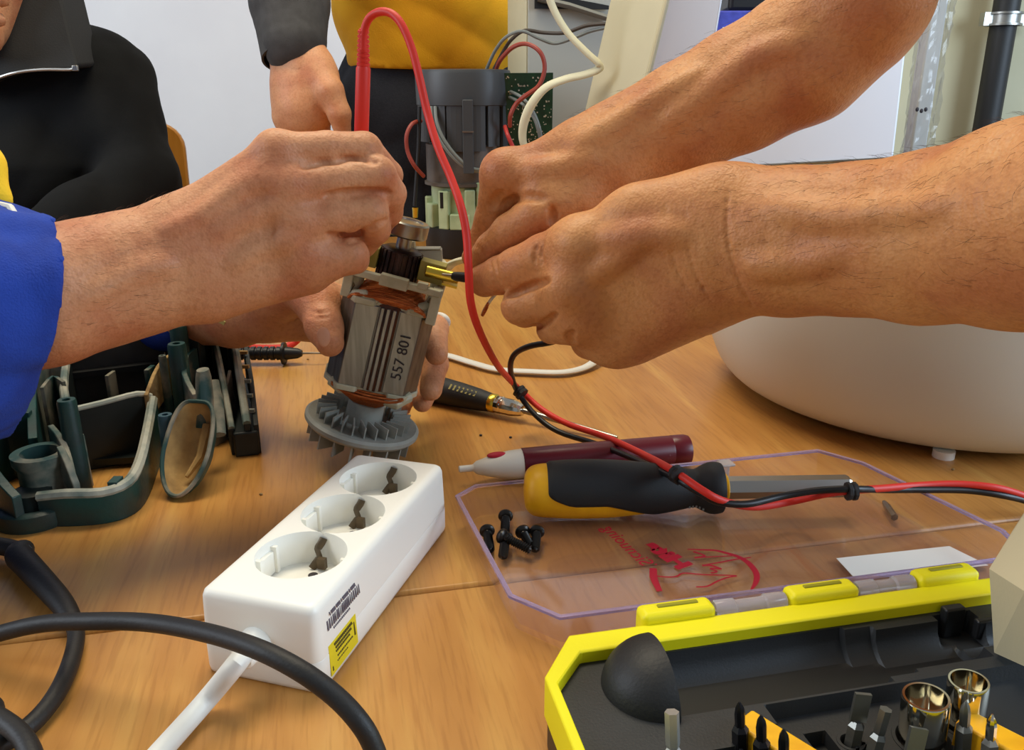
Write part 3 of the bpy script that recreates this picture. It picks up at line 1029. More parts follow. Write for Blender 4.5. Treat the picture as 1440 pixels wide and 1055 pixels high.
for layer in (0.0012, -0.001):
    for i in range(NT + 1):
        for j in range(NS + 1):
            s = -1 + 2 * j / NS
            e = abs(s)
            t0 = tmin + 0.016 * max(0.0, (e - 0.72) / 0.28) ** 2.2
            tt = t0 + (LH - t0) * i / NT
            tn = tt / LH
            th = R(108) + (R(180) - R(108)) * min(1, max(0, (tn - 0.40) / 0.34)) ** 1.4
            a = PI / 2 - R(8) + s * th      # centred on the top, turned a little to the viewer
            r_ = np.interp(tt, rz, rr) + layer
            if i in (0,) and layer > 0:
                r_ -= 0.0011
            if e > 0.985 and th < R(178) and layer > 0:
                r_ -= 0.0011
            vs.append(F @ Vector((r_ * math.cos(a), r_ * math.sin(a), tt)))
S1 = (NT + 1) * (NS + 1)
def gi(i, j):
    return i * (NS + 1) + j
for i in range(NT):
    for j in range(NS):
        fs.append((gi(i, j), gi(i, j + 1), gi(i + 1, j + 1), gi(i + 1, j)))
fs.append(tuple(gi(NT, j) for j in range(NS + 1)))
gr = obj('grip', MB().add(vs[:S1], fs), M['grip'], dr, smooth=60, label='black rubber grip')
mb = MB()
for i in range(5):
    tt = LH * (0.83 + 0.017 * i)
    a = R(-42)
    r_ = np.interp(tt, rz, rr) + 0.0013
    c = F @ Vector((-r_ * math.cos(a), r_ * math.sin(a), tt))
    mb.box(c, (0.0012, 0.0016, 0.0011), F.to_3x3())
obj('grip_marks', mb, M['grey_wire'], gr)
obj('ferrule', MB().lathe([(0.0088, LH - 0.0005), (0.0092, LH), (0.0092, LH + 0.0035), (0.0085, LH + 0.004)], F, 24), M['handle_yellow'], dr)
LS = (G(1200, 690, 0.0222) - DL).length
obj('shaft', MB().lathe([(0.0070, LH), (0.0074, LH + 0.004), (0.0074, LS - 0.002), (0.0064, LS)], F, 6), mat('shaft_steel', (176, 174, 166), 0.34, 1.0), dr, smooth=20)

# ------------------------------------------------------------------ dark red voltage tester
TA, TB = G(645, 660, 0.0119), G(969, 632, 0.0119)
tp = thing('voltage_tester', 'dark red pen-shaped voltage tester with a white nose, behind the big screwdriver', 'tester', (TA.x, TA.y, 0))
F = frame(TA, TB - TA, (0, 0, 1))
LT = (TB - TA).length
s_ = LT / 325
def pl(lst):
    return [(r_, z * s_) for r_, z in lst]
obj('tip', MB().lathe(pl([(.0018, 0), (.0024, 1), (.0025, 18), (.003, 22)]), F, 16), M['pen_white'], tp)
nose = obj('nose', MB().lathe(pl([(.003, 20), (.0048, 24), (.0072, 40), (.0092, 56), (.0104, 70), (.0108, 86)]), F, 28), M['pen_white'], tp, label='white plastic nose cone')
obj('button', MB().sphere(F @ Vector((0.000, 0.0085, 52 * s_)), (0.0034, 0.0022, 0.0075), M=F.to_3x3()), M['red_mark'], nose)
obj('barrel', MB().lathe(pl([(.0104, 85), (.0114, 87), (.0116, 120), (.0116, 296), (.0112, 298)]), F, 32), M['maroon'], tp)
obj('cap', MB().lathe(pl([(.0112, 297), (.0117, 299), (.0117, 317), (.0108, 323), (.0085, 325)]), F, 32), M['maroon'], tp)
obj('clip', MB().box(F @ Vector((0.0098, -0.0048, 268 * s_)), (0.004, 0.005, 90 * s_), F.to_3x3()), M['maroon'], tp, bevel=0.001)

# ------------------------------------------------------------------ small black screwdriver behind the motor
A_, B_ = G(604, 545, 0.0125), G(742, 579, 0.0105)
d = B_ - A_
L0 = d.length
sd = thing('small_screwdriver', 'small black precision screwdriver with yellow marks and chrome chuck behind the motor', 'screwdriver', (A_.x, A_.y, 0))
F = frame(A_, d, (0, 0, 1))
k = L0 / 138
obj('handle', MB().lathe([(.0075, -50 * k), (.0105, -40 * k), (.0118, -10 * k), (.0120, 20 * k), (.0112, 45 * k), (.0098, 70 * k), (.0082, 88 * k), (.0078, 90 * k)], F, 28), M['grip'], sd)
mb = MB().box(F @ Vector((-0.0065, 0.0085, 15 * k)), (0.008, 0.005, 22 * k), F.to_3x3() @ Matrix.Rotation(R(38), 3, 'Z'))
obj('yellow_inlay', mb, M['handle_yellow'], sd, bevel=0.001)
for i in range(7):
    zz = (38 + i * 5.6) * k
    r_ = 0.0110 - 0.00035 * i
    c = F @ Vector((-r_ * .62, r_ * .76, zz))
    obj('grip_ridge', MB().box(c, (0.0052, 0.0016, 2.4 * k), F.to_3x3() @ Matrix.Rotation(R(38), 3, 'Z')), mat('ridge_olive', (150, 140, 80), 0.6) if i == 0 else bpy.data.materials['ridge_olive'], sd)
obj('collar', MB().lathe([(.0080, 88 * k), (.0082, 90 * k), (.0082, 95 * k), (.0070, 97 * k)], F, 24), M['brass'], sd)
obj('chuck', MB().lathe([(.0070, 96 * k), (.0076, 98 * k), (.0076, 104 * k), (.0070, 105 * k), (.0074, 106 * k), (.0072, 118 * k), (.0058, 128 * k), (.0048, 132 * k), (.0028, 133 * k)], F, 12), M['chrome'], sd, smooth=25)
E_ = G(868, 616, 0.003)
obj('blade', MB().tube([F @ Vector((0, 0, 132 * k)), G(810, 599, .0065), E_], [.0024, .0022, .0018], 10), M['steel'], sd)

# ------------------------------------------------------------------ the electric motor held up to the probe
B0, T0 = P(503, 622, 0.600), P(573, 322, 0.600)
MF = frame(B0, T0 - B0, (0, 1, 0))
s = (T0 - B0).length / 308
mo = thing('electric_motor', 'open electric motor with copper windings and grey fan, held upright behind the power strip', 'motor', (B0.x, B0.y, 0.0))
def sc2(lst):
    return [(r_ * s, z * s) for r_, z in lst]
MR = MF.to_3x3()
def ml(x, y, z):
    return MF @ Vector((x * s, y * s, z * s))
ROT = Matrix.Rotation(R(7), 4, 'Z')
MS = MF @ ROT
st_poly = [(-62, -6), (-45, -38), (43, -38), (61, -9), (61, 30), (42, 56), (-42, 56), (-62, 26)]
core = obj('stator_core', MB().prism([(x * s, y * s) for x, y in st_poly], 95 * s, 210 * s, MS), M['lamination'], mo, smooth=20, bevel=0.0006)
for a, c, d in ((-44, -14, 1.2), (14, 42, 1.2)):
    obj('face_plate', MB().box(MS @ Vector(((a + c) / 2 * s, (-38 - d / 2) * s, 152.5 * s)), ((c - a) * s, d * s * 2, 113 * s), MS.to_3x3()), M['lamination_light'], core, bevel=0.0003)
for x in (-9, -1.5, 6.5):
    obj('ridge', MB().box(MS @ Vector((x * s, -40 * s, 152.5 * s)), (4.5 * s, 6 * s, 114 * s), MS.to_3x3()), M['lamination_light'], core, bevel=0.0004)
tm = text_mb('557 801', 20 * s, 0.00006)
Mt = MS @ Matrix.Translation((28 * s, -41.0 * s, 150 * s)) @ Matrix.Rotation(R(90), 4, 'X') @ Matrix.Rotation(R(90), 4, 'Z') @ Matrix.Scale(1.0, 4)
obj('stamped_number', xf(tm, Mt), M['ink'], core, label='stamped number')
# insulating end frames
for z0, z1, nm in ((208, 216, 'upper_end_frame'), (88, 96, 'lower_end_frame')):
    poly = [(-64, -9), (-46, -42), (-22, -42), (-18, -37), (18, -37), (22, -42), (45, -42), (63, -10), (63, 32), (43, 58), (-43, 58), (-64, 28)]
    mb = MB().prism([(x * s, y * s) for x, y in poly], z0 * s, z1 * s, MS)
    if nm == 'upper_end_frame':
        for x in (-52, 52):
            mb.tube([ml(x, -14, 212), ml(x + 4, -16, 236)], [12 * s, 8 * s], 10)
            mb.tube([ml(x, 24, 212), ml(x, 24, 248)], [11 * s, 8 * s], 10)
        mb.tube([ml(-46, -30, 214), ml(-30, -37, 219), ml(-12, -38, 214)], [7 * s, 7 * s, 3 * s], 8)
        mb.tube([ml(28, -37, 214), ml(42, -30, 219), ml(54, -16, 221)], [5 * s, 7 * s, 8 * s], 8)
    else:
        mb.tube([ml(-50, -26, 92), ml(-34, -34, 86), ml(-20, -34, 84)], [9 * s, 8 * s, 3 * s], 8)
        mb.tube([ml(24, -36, 84), ml(38, -34, 84), ml(54, -16, 92)], [6 * s, 10 * s, 9 * s], 8)
    obj(nm, mb, M['pale_plastic'], mo, bevel=0.0008, smooth=40)
# windings: saddle coils of many turns
def coil(nm, z0, hgt, wid, yc, turns, rad, sign, m_=11):
    mb = MB()
    for j in range(turns):
        f = j / (turns - 1)
        for layer in range(3):
            w = (wid - 3 * layer) * (1.0 - 0.30 * f)
            h_ = hgt * (0.30 + 0.70 * f) - 3 * layer
            pts = []
            for i in range(m_ + 1):
                a = PI * i / m_
                pts.append(ml(-w * math.cos(a) + rng.uniform(-.6, .6), yc + 26 * (f - 0.5) * 1.0 - 6 * math.sin(a) - layer * -3 + rng.uniform(-.6, .6), z0 + sign * h_ * math.sin(a) ** 0.8))
            mb.tube(pts, rad * s, 6)
    return obj(nm, mb, M['copper'], mo, smooth=60)
for zc_, sg_, rz_, ry_ in ((212, 1, 33, 20), (92, -1, 27, 19)):
    mbw = MB().sphere(ml(2, -15, zc_), (46 * s, ry_ * s, rz_ * s), 24, 14, M=MS.to_3x3())
    obj('winding_pack', mbw, M['copper'], mo, smooth=80)
coil('copper_winding', 210, 37, 50, -24, 15, 1.9, 1)
coil('copper_winding', 208, 34, 52, 34, 8, 3.0, 1)
coil('copper_winding', 94, 31, 48, -25, 15, 1.9, -1)
coil('copper_winding', 96, 28, 46, 34, 8, 3.0, -1)
obj('armature', MB().lathe(sc2([(30, 76), (34, 90), (40, 96), (40, 210), (34, 226), (26, 238)]), MF, 28), mat('armature_brown', (92, 50, 30), 0.4, 0.4, rgb2=(56, 34, 24), vscale=120), mo)
# commutator with bars
mb = MB().lathe(sc2([(24, 236), (26, 238), (26, 280), (20, 283), (12, 283)]), MF, 32)
cm = obj('commutator', mb, M['commutator'], mo)
for i in range(24):
    a = 2 * PI * i / 24
    c = MF @ Vector((27 * s * math.cos(a), 27 * s * math.sin(a), 258 * s))
    obj('commutator_bar', MB().box(c, (2.2 * s, 4.4 * s, 42 * s), MR @ Matrix.Rotation(a, 3, 'Z')), M['commutator'], cm, bevel=0.0002)
obj('shaft', MB().lathe(sc2([(10, 2), (10, 316)]), MF, 20), M['steel'], mo)
obj('bearing', MB().lathe(sc2([(12, 299), (25, 299), (27, 301), (27, 317), (25, 319), (19, 319), (18, 317), (12, 317)]), MF, 36), M['steel'], mo, smooth=30)
# white brush frame bar with its legs
mb = MB()
mb.box(ml(4, -36, 245), (116 * s, 11 * s, 9 * s), MR).box(ml(2, -41, 246), (36 * s, 12 * s, 15 * s), MR)
mb.box(ml(58, -30, 226), (13 * s, 16 * s, 48 * s), MR).box(ml(-56, -26, 230), (12 * s, 16 * s, 42 * s), MR)
mb.box(ml(38, -38, 250), (14 * s, 10 * s, 9 * s), MR).box(ml(4, 38, 245), (116 * s, 10 * s, 9 * s), MR)
mb.box(ml(60, 2, 244), (10 * s, 74 * s, 9 * s), MR).box(ml(-54, 2, 244), (10 * s, 74 * s, 9 * s), MR)
obj('brush_frame', mb, M['pale_plastic'], mo, bevel=0.0007)
for sgn in (-1, 1):
    bh = obj('brush_holder', MB().box(ml(sgn * 44, -6, 264), (34 * s, 26 * s, 26 * s), MR), M['olive_plastic'], mo, bevel=0.0006)
    mb = MB()
    F = frame(ml(sgn * 36, -20, 266), MR @ Vector((sgn, 0, 0.02)))
    mb.lathe(sc2([(6, 0), (7.5, 1), (7.5, 43), (6, 44)]), F, 14)
    mb.box(ml(sgn * 58, -10, 254), (44 * s, 18 * s, 3 * s), MR)
    obj('brush_tube', mb, M['brass'], bh, label='brass brush tube')
for sgn in (-1, 1):
    obj('lead_strip', MB().tube([ml(sgn * 55, -18, 238), ml(sgn * 50, -22, 224), ml(sgn * 56, -26, 212)], 4 * s, 8), mat('dull_wire', (120, 104, 70), 0.5, 0.4) if sgn < 0 else bpy.data.materials['dull_wire'], mo)
# fan: disc, hub, blades above and below
fan = obj('fan_disc', MB().lathe(sc2([(20, 22), (66, 22), (76, 25), (79, 29), (79, 34), (75, 37), (66, 36), (24, 34)]), MF, 56), M['fan_grey'], mo, smooth=35)
obj('fan_hub', MB().lathe(sc2([(26, 30), (25, 64), (22, 66), (12, 66)]), MF, 32), M['fan_grey'], mo)
obj('hub_washer', MB().lathe(sc2([(24, 66), (24, 70), (12, 70)]), MF, 28), M['black_plastic'], mo)
obj('spacer', MB().lathe(sc2([(20, 70), (20, 82), (12, 82)]), MF, 28), M['steel'], mo)
NB = 26
for i in range(NB):
    a = 2 * PI * i / NB
    mb = MB()
    Rz = MR @ Matrix.Rotation(a + 0.30, 3, 'Z')
    c = MF @ Vector((52 * s * math.cos(a), 52 * s * math.sin(a), 43 * s))
    mb.box(c, (26 * s, 1.8 * s, 17 * s), Rz)
    obj('fan_blade', mb, M['fan_grey'], fan)
for i in range(18):
    a = 2 * PI * (i + .5) / 18
    c = MF @ Vector((56 * s * math.cos(a), 56 * s * math.sin(a), 12 * s))
    obj('fan_blade', MB().box(c, (30 * s, 2.4 * s, 22 * s), MR @ Matrix.Rotation(a, 3, 'Z')), M['fan_grey'], fan)

# ------------------------------------------------------------------ the pair of test leads with its clips
ld = thing('test_lead', 'red probe and twin red and black test leads crossing the table, held with black clips', 'test lead', G(985, 690, 0.04))
pr0, pr1 = P(511, 92, 0.556), P(508, 196, 0.562)
obj('probe_handle', MB().tube([pr0, pr0 + (pr1 - pr0) * 0.04, pr1, P(512, 250, .575), P(520, 330, .59)], [0.0036, 0.0045, 0.0046, 0.0044, 0.0030], 16), M['red_wire'], ld)
ax_ = P(511, 40, 0.553)
mb = MB()
F = frame(pr0, ax_ - pr0)
LR_ = (ax_ - pr0).length
prof = []
for i in range(8):
    z = LR_ * i / 8
    prof += [(0.0041 - 0.0001 * i, z), (0.0041 - 0.0001 * i, z + LR_ * 0.07), (0.0033 - 0.0001 * i, z + LR_ * 0.08), (0.0033 - 0.0001 * i, z + LR_ * 0.12)]
obj('strain_relief', mb.lathe(prof, F, 18), M['red_wire'], ld)
obj('probe_tip', MB().tube([P(520, 330, .59), P(523, 372, .592)], [.0011, .0008], 8), M['steel'], ld)
red = [(511, 70, .553), (512, 45, .552), (519, 26, .55), (533, 17, .545), (550, 19, .54), (565, 35, .535), (579, 68, .53), (590, 110, .525), (601, 158, .52), (615, 205, .51), (634, 250, .50), (648, 290, .49), (656, 330, .485), (659, 380, .48), (662, 425, .485), (674, 465, .51), (697, 510, .56)]
rp = [tuple(P(*q_)) for q_ in red]
rp += [tuple(G(x, y, z)) for x, y, z in [(716, 533, .055), (733, 550, .036), (762, 576, .024), (800, 597, .020), (850, 614, .022), (900, 637, .030), (945, 661, .0435), (985, 688, .041), (1015, 704, .034), (1060, 713, .022), (1110, 706, .018), (1160, 695, .030), (1197, 690, .033), (1240, 687, .030), (1290, 683, .026), (1345, 681, .0255), (1400, 686, .024), (1445, 699, .016), (1500, 720, .006)]]
obj('red_wire', MB().tube([Vector(p) for p in smooth_path(rp, 5)], 0.0024, 12), M['red_wire'], ld)
bp_ = [tuple(P(x, y, Y)) for x, y, Y in [(800, 470, .56), (776, 481, .57), (745, 487, .585), (725, 497, .60), (718, 512, .61)]]
bp_ += [tuple(G(x, y, z)) for x, y, z in [(720, 531, .055), (729, 553, .036), (752, 583, .022), (785, 607, .014), (840, 625, .016), (895, 647, .028), (950, 673, .0405), (985, 694, .037), (1010, 706, .033), (1050, 709, .030), (1100, 698, .030), (1150, 690, .033), (1197, 688, .0355), (1250, 689, .027), (1300, 689, .024), (1360, 690, .022), (1410, 697, .019), (1450, 707, .012), (1500, 728, .004)]]
obj('black_wire', MB().tube([Vector(p) for p in smooth_path(bp_, 5)], 0.0022, 12), M['black_wire'], ld)
for (x, y, z, dx, dy, dz) in ((732, 552, .037, 40, 45, -.02), (953, 668, .0435, 40, 25, 0), (1197, 691, .0335, 40, -1, 0)):
    c = G(x, y, z)
    d = (G(x + dx, y + dy, z + dz) - c).normalized()
    F = frame(c, d, (0, 0, 1))
    obj('cable_clip', MB().lathe([(.0030, -.0030), (.0058, -.0028), (.0058, -.001), (.0050, 0), (.0058, .001), (.0058, .0028), (.0030, .0030)], F, 10), M['black_rubber'], ld, smooth=30)

# black probe lying at the left, and its red sleeve
A_, B_ = G(335, 497, .0117), G(398, 497, .0117)
bp0 = thing('test_probe', 'black test probe with bare needle lying between the tool housing and motor', 'test probe', (A_.x, A_.y, 0))
F = frame(A_, B_ - A_, (0, 0, 1))
k = (B_ - A_).length / 63
prof = [(.0066, 0), (.0070, 2 * k)]
for i in range(6):
    prof += [(.0070, (6 + 9 * i) * k), (.0058, (7 + 9 * i) * k), (.0058, (9 + 9 * i) * k), (.0070, (10 + 9 * i) * k)]
prof += [(.0066, 60 * k), (.0066, 62 * k), (.0115, 62.5 * k), (.0115, 66 * k), (.0068, 67 * k), (.0052, 84 * k), (.0030, 90 * k)]
obj('handle', MB().lathe(prof, F, 20), M['black_plastic'], bp0, smooth=30)
obj('needle', MB().lathe([(.0010, 89 * k), (.0010, 120 * k), (.0002, 131 * k)], F, 8), M['steel'], bp0)
obj('lead', MB().tube([Vector(p) for p in smooth_path([A_, A_ + Vector((-.03, .004, 0)), A_ + Vector((-.09, .02, -.004))], 4)], .003, 10), M['black_wire'], bp0)
rw = obj('red_cable', MB().tube([Vector(p) for p in smooth_path([G(419, 477, .012), G(412, 483, .008), G(398, 489, .006), G(370, 490, .005), G(330, 488, .005), G(290, 490, .005)], 5)], [.004] * 26, 12), M['red_wire'])
tag(rw, 'red cable end just behind the black test probe at the left', 'cable')

# ------------------------------------------------------------------ white tub
TC = Vector((0.388, 0.757, 0))
tub = thing('white_tub', 'large round white plastic tub at the right, under the near forearm', 'tub', TC)
prof = [(0.120, 0.003), (0.150, 0.0035), (0.172, 0.010), (0.187, 0.022), (0.197, 0.040), (0.203, 0.062), (0.206, 0.090), (0.206, 0.130), (0.205, 0.178)]
prof = [tuple(p) for p in smooth_path(prof, 3)]
obj('tub_body', MB().lathe(prof, Matrix.Translation(TC), 80), M['tub'], tub, smooth=60)
obj('tub_rim', MB().lathe([(0.200, 0.176), (0.208, 0.176), (0.210, 0.180), (0.208, 0.186), (0.198, 0.187)], Matrix.Translation(TC), 80), M['enamel'], tub, smooth=40)
for a in (250, 20, 135):
    obj('foot', MB().lathe([(.008, 0), (.008, .006)], Matrix.Translation(TC + Vector((0.165 * math.cos(R(a)), 0.165 * math.sin(R(a)), 0))), 14), M['white_plastic'], tub)

# ------------------------------------------------------------------ cords and bits on the table
mains = [G(x, y, z) for x, y, z in [(560, 505, .006), (600, 498, .005), (628, 500, .004), (665, 511, .004), (700, 520, .004), (745, 523, .004), (790, 524, .004), (820, 518, .004), (838, 507, .006), (843, 496, .010), (836, 484, .018), (820, 470, .03), (800, 455, .04)]]
wc = obj('flat_mains_cord', MB().tube([Vector(p) for p in smooth_path([tuple(p) for p in mains], 6)], [.0052] * 73, 12, flat=0.5), M['white_cord'])
tag(wc, 'white flat cord curving over the table behind the red lead', 'cord')
lp = [P(x, y, Y) for x, y, Y in [(590, 462, .70), (606, 448, .69), (618, 444, .685), (627, 449, .68), (628, 456, .685), (618, 462, .69), (600, 470, .70)]]
wl = obj('white_cord_loop', MB().tube([Vector(p) for p in smooth_path([tuple(p) for p in lp], 5)], .0030, 12), M['white_cord'])
tag(wl, 'small white cord loop showing at the right edge of the motor', 'cord')
# grey terminal block on the cream cord that goes into the far hand
tb0 = P(602, 361, .640)
tbk = thing('terminal_block', 'grey terminal block just behind the motor shaft, on a cream cord', 'connector', tb0)
kx = px(602, 361, .64)
obj('block', MB().box(tb0, (40 * kx, 18 * kx, 22 * kx), Matrix.Rotation(R(-2), 3, 'Y')), mat('terminal_grey', (150, 152, 146), 0.5), tbk, bevel=0.001)
obj('block_cover', MB().box(tb0 + Vector((0, -1 * kx, 12 * kx)), (37 * kx, 18 * kx, 3 * kx)), M['grey_box'], tbk, bevel=0.0008)
obj('block_edge', MB().box(tb0 + Vector((-20 * kx, -2 * kx, 6 * kx)), (5 * kx, 19 * kx, 36 * kx)), M['pale_plastic'], tbk, bevel=0.0008)
cdp = [P(x, y, Y) for x, y, Y in [(619, 368, .64), (628, 377, .63), (634, 372, .62), (646, 367, .605), (662, 364, .59), (690, 362, .58)]]
obj('cord', MB().tube([Vector(p) for p in smooth_path([tuple(p) for p in cdp], 5)], [.0042] * 26, 12, flat=0.55), M['cream_cord'], tbk)
# loose wire with its copper end
wt = thing('wire_end', 'thin wire ending in a copper crimp, hanging below the near fist', 'wire', P(682, 436, .55))
obj('wire', MB().tube([P(720, 395, .56), P(700, 410, .552), P(690, 422, .55), P(686, 428, .55)], .0011, 8), M['cream_cord'], wt)
obj('crimp', MB().tube([P(687, 425, .55), P(684, 432, .55), P(681, 438, .55), P(678, 444, .55)], [.0013, .0024, .0024, .0019], 8, flat=0.6), M['copper'], wt)
# black probe tip pinched in the near hand
pt = thing('probe_tip', 'black probe tip pinched in the near fist, touching the brass brush tube', 'test probe', P(645, 389, .575))
obj('tip_sleeve', MB().tube([P(636, 388, .577), P(642, 389, .576), P(664, 391, .565), P(720, 396, .56)], [.0024, .0033, .0038, .0042], 12), M['black_plastic'], pt)
obj('needle', MB().tube([P(622, 386, .580), P(638, 388, .577)], [.0008, .0010], 8), M['steel'], pt)
# crumbs
for i, (x, y) in enumerate(((367, 695), (718, 615), (433, 505), (676, 612), (1340, 660))):
    c = G(x, y, 0.0008)
    o = obj('crumb', MB().sphere(c, (.0014, .001, .0008), 7, 5), M['dust'] if i in (0, 2, 4) else M['ink'])
    tag(o, ['pale crumb between the tool housing and the power strip', 'dark crumb above the white nose of the tester', 'pale crumb below the black test probe', 'tiny dark crumb left of the tester nose', 'pale crumb between the white tub and the clear lid'][i], 'crumb')

# ------------------------------------------------------------------ black cables at the lower left
pc = thing('black_power_cable', 'thick black power cable with a long strain relief at the left, under the looping cable', 'cable', G(60, 850, 0))
sp = [G(x, y, z) for x, y, z in [(-180, 742, .010), (10, 770, .010), (28, 784, .010), (60, 818, .009), (88, 850, .008), (103, 876, .006)]]
obj('strain_relief', MB().tube([Vector(p) for p in smooth_path([tuple(p) for p in sp], 5)], list(np.interp(np.arange(26), [0, 6, 7, 10, 18, 25], [.0052, .0052, .0074, .0076, .0064, .0048])), 18), M['black_rubber'], pc)
sp = [G(x, y, z) for x, y, z in [(98, 866, .0062), (107, 892, .005), (100, 930, .005), (80, 975, .005), (48, 1015, .005), (5, 1045, .005), (-60, 1075, .005), (-260, 1110, .005)]]
obj('cord', MB().tube([Vector(p) for p in smooth_path([tuple(p) for p in sp], 6)], .0042, 14), M['black_rubber'], pc)
sp = [(G(x, y, z)) for x, y, z in [(-420, 960, .006), (-80, 908, .012), (50, 879, .028), (130, 874, .036), (210, 876, .042), (290, 890, .052), (360, 912, .058), (420, 942, .056), (470, 978, .048), (505, 1015, .040), (525, 1050, .030), (540, 1100, .016), (545, 1180, .006)]]
ac = obj('black_cable', MB().tube([Vector(p) for p in smooth_path([tuple(p) for p in sp], 6)], [.0041] * 73, 14), M['black_rubber'])
tag(ac, 'black cable arching in front of the power strip at the bottom of the photo', 'cable')
sp = [G(x, y, z) for x, y, z in [(-280, 1040, .008), (-40, 990, .013), (-5, 1008, .013), (25, 1030, .013), (42, 1055, .013), (55, 1100, .011)]]
ac = obj('black_cable', MB().tube([Vector(p) for p in smooth_path([tuple(p) for p in sp], 6)], .0044, 14), M['black_rubber'])
tag(ac, 'black cable end in the lower left corner, crossing the power cord', 'cable')

# ------------------------------------------------------------------ opened green tool housing at the left
th = thing('tool_housing', 'dusty dark green power tool housing half, lying open at the left under the arm', 'tool housing', G(200, 650, 0))
def gw(lst):
    """top-edge points: ground pixel plus height"""
    out = []
    for x, y, h_ in lst:
        g = G(x, y, 0.0)
        out.append(Vector((g.x, g.y, h_)))
    return out
def wl_(lst, th_, nm='wall', m=None, zb=0.0, step=3, rim=None):
    pts = [Vector(p) for p in smooth_path([tuple(p) for p in gw(lst)], step)]
    o = obj(nm, MB().wall(pts, zb, th_), m or M['green_housing'], th, bevel=0.0006, smooth=45)
    if rim:
        obj('worn_edge', MB().tube(pts, th_ * 0.62, 8), rim, o)
    return o
# floor of the shell and its dark inside
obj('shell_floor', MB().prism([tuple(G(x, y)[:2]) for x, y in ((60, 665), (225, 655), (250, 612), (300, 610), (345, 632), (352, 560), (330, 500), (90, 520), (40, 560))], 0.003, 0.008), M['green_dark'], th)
# front bar, sweeping up at the right
wl_([(62, 738, .020), (100, 738, .022), (150, 734, .021), (185, 722, .022), (203, 700, .026), (216, 665, .034), (226, 640, .046)], .006, 'front_bar', rim=M['rib_worn'])
# notch on the bar
obj('bar_notch', MB().box(gw([(170, 724, .018)])[0], (.006, .010, .016)), M['green_dusty'], th)
# decks with worn edges, most coloured lighter to offset the arms' shade
wl_([(116, 662, .048), (160, 654, .050), (206, 644, .052), (224, 640, .048)], .004, 'inner_rib', M['green_dark'], rim=M['rib_brightened'])
wl_([(112, 600, .066), (170, 592, .070), (240, 580, .076)], .004, 'inner_rib', M['inner_grey'], rim=M['rib_brightened'])
wl_([(110, 566, .063), (180, 560, .068), (245, 552, .076)], .004, 'inner_rib', M['green_dark'], rim=M['rib_brightened'])
wl_([(114, 668, .047), (106, 640, .054), (112, 600, .064), (108, 560, .062)], .005, 'inner_rib', M['green_dark'], rim=M['rib_worn'])
wl_([(60, 690, .040), (62, 650, .052), (70, 600, .058), (100, 552, .064)], .006, 'outer_wall')
wl_([(78, 650, .060), (92, 630, .060), (108, 640, .060)], .0025, 'inner_rib', M['green_dusty'])
wl_([(66, 640, .064), (84, 615, .063), (104, 615, .066)], .0025, 'inner_rib', M['rib_worn'])
obj('deck_plate', MB().prism([tuple(G(x, y)[:2]) for x, y in ((112, 606), (238, 588), (244, 560), (112, 570))], 0.045, 0.050), M['drum_dark'], th)
# screw posts
def post(x, y, Y, r_, zb, m, lbl=None):
    tp_ = P(x, y, Y)
    mb = MB().lathe([(r_ * 1.12, zb), (r_, tp_.z - .002), (r_ * .9, tp_.z), (r_ * .42, tp_.z), (r_ * .40, tp_.z - .006)], Matrix.Translation((tp_.x, tp_.y, 0)), 20)
    obj('screw_post', mb, m, th, smooth=35)
post(93, 562, .535, .0062, 0.003, M['green_housing'])
post(248, 483, .635, .0070, 0.003, M['green_housing'])
post(250, 458, .660, .0068, 0.003, M['green_housing'])
post(232, 583, .570, .0052, 0.010, mat('post_blue', (52, 82, 92), .5))
post(236, 470, .695, .0040, 0.003, M['green_dark'])
post(228, 500, .64, .0030, 0.003, M['green_dusty'])
post(110, 612, .545, .0038, 0.003, M['green_dusty'])
for x, y, Y, w, h_ in ((206, 520, .655, .004, .05), (150, 528, .655, .003, .05), (262, 505, .70, .003, .06), (276, 520, .68, .004, .05)):
    c = P(x, y, Y)
    h_ = min(h_, c.z - .004)
    obj('small_rib', MB().box((c.x, c.y + .006, c.z - h_ / 2), (w, .014, h_)), M['green_dusty'], th, bevel=.0005)
obj('snap_hook', MB().tube([P(100, 600, .56), P(96, 618, .55), P(104, 628, .545), P(112, 618, .55)], .0016, 6), M['rib_worn'], th)
obj('post_block', MB().box(P(284, 500, .70), (.013, .016, .070)).box(P(274, 500, .675), (.014, .012, .070)).box(P(262, 535, .672), (.016, .010, .060)), M['green_dark'], th, bevel=.001)
# right end: channel made of two upright walls, foot and slots
wl_([(352, 640, .026), (346, 610, .044), (340, 580, .060), (330, 556, .078)], .005, 'end_wall', M['green_dark'], rim=M['rib_worn'])
wl_([(330, 640, .022), (322, 608, .046), (314, 580, .062), (302, 556, .078)], .004, 'end_wall', M['green_dark'], rim=M['rib_worn'])
wl_([(301, 556, .078), (331, 555, .079)], .004, 'end_wall', M['green_dark'], rim=M['rib_worn'])
wl_([(302, 628, .020), (318, 618, .034), (332, 600, .050)], .0028, 'curved_fin', M['green_dusty'])
ew = obj('foot_block', MB().prism([tuple(G(x, y)[:2]) for x, y in ((331, 644), (366, 640), (358, 560), (346, 560))], 0.0, 0.020), M['green_dark'], th, bevel=.0015)
obj('foot_wall', MB().wall(gw([(364, 638, .024), (360, 600, .040), (352, 560, .060)]), 0.0, .004), M['green_dark'], th, bevel=.0006)
for i in range(5):
    c = gw([(352.5 - i * 1.4, 622 - i * 12, 0.030 + i * .006)])[0]
    obj('vent_slot', MB().box(c + Vector((.004, -.008, 0)), (.0085, .003, .0028)), M['dust'] if i > 2 else M['rib_worn'], ew)
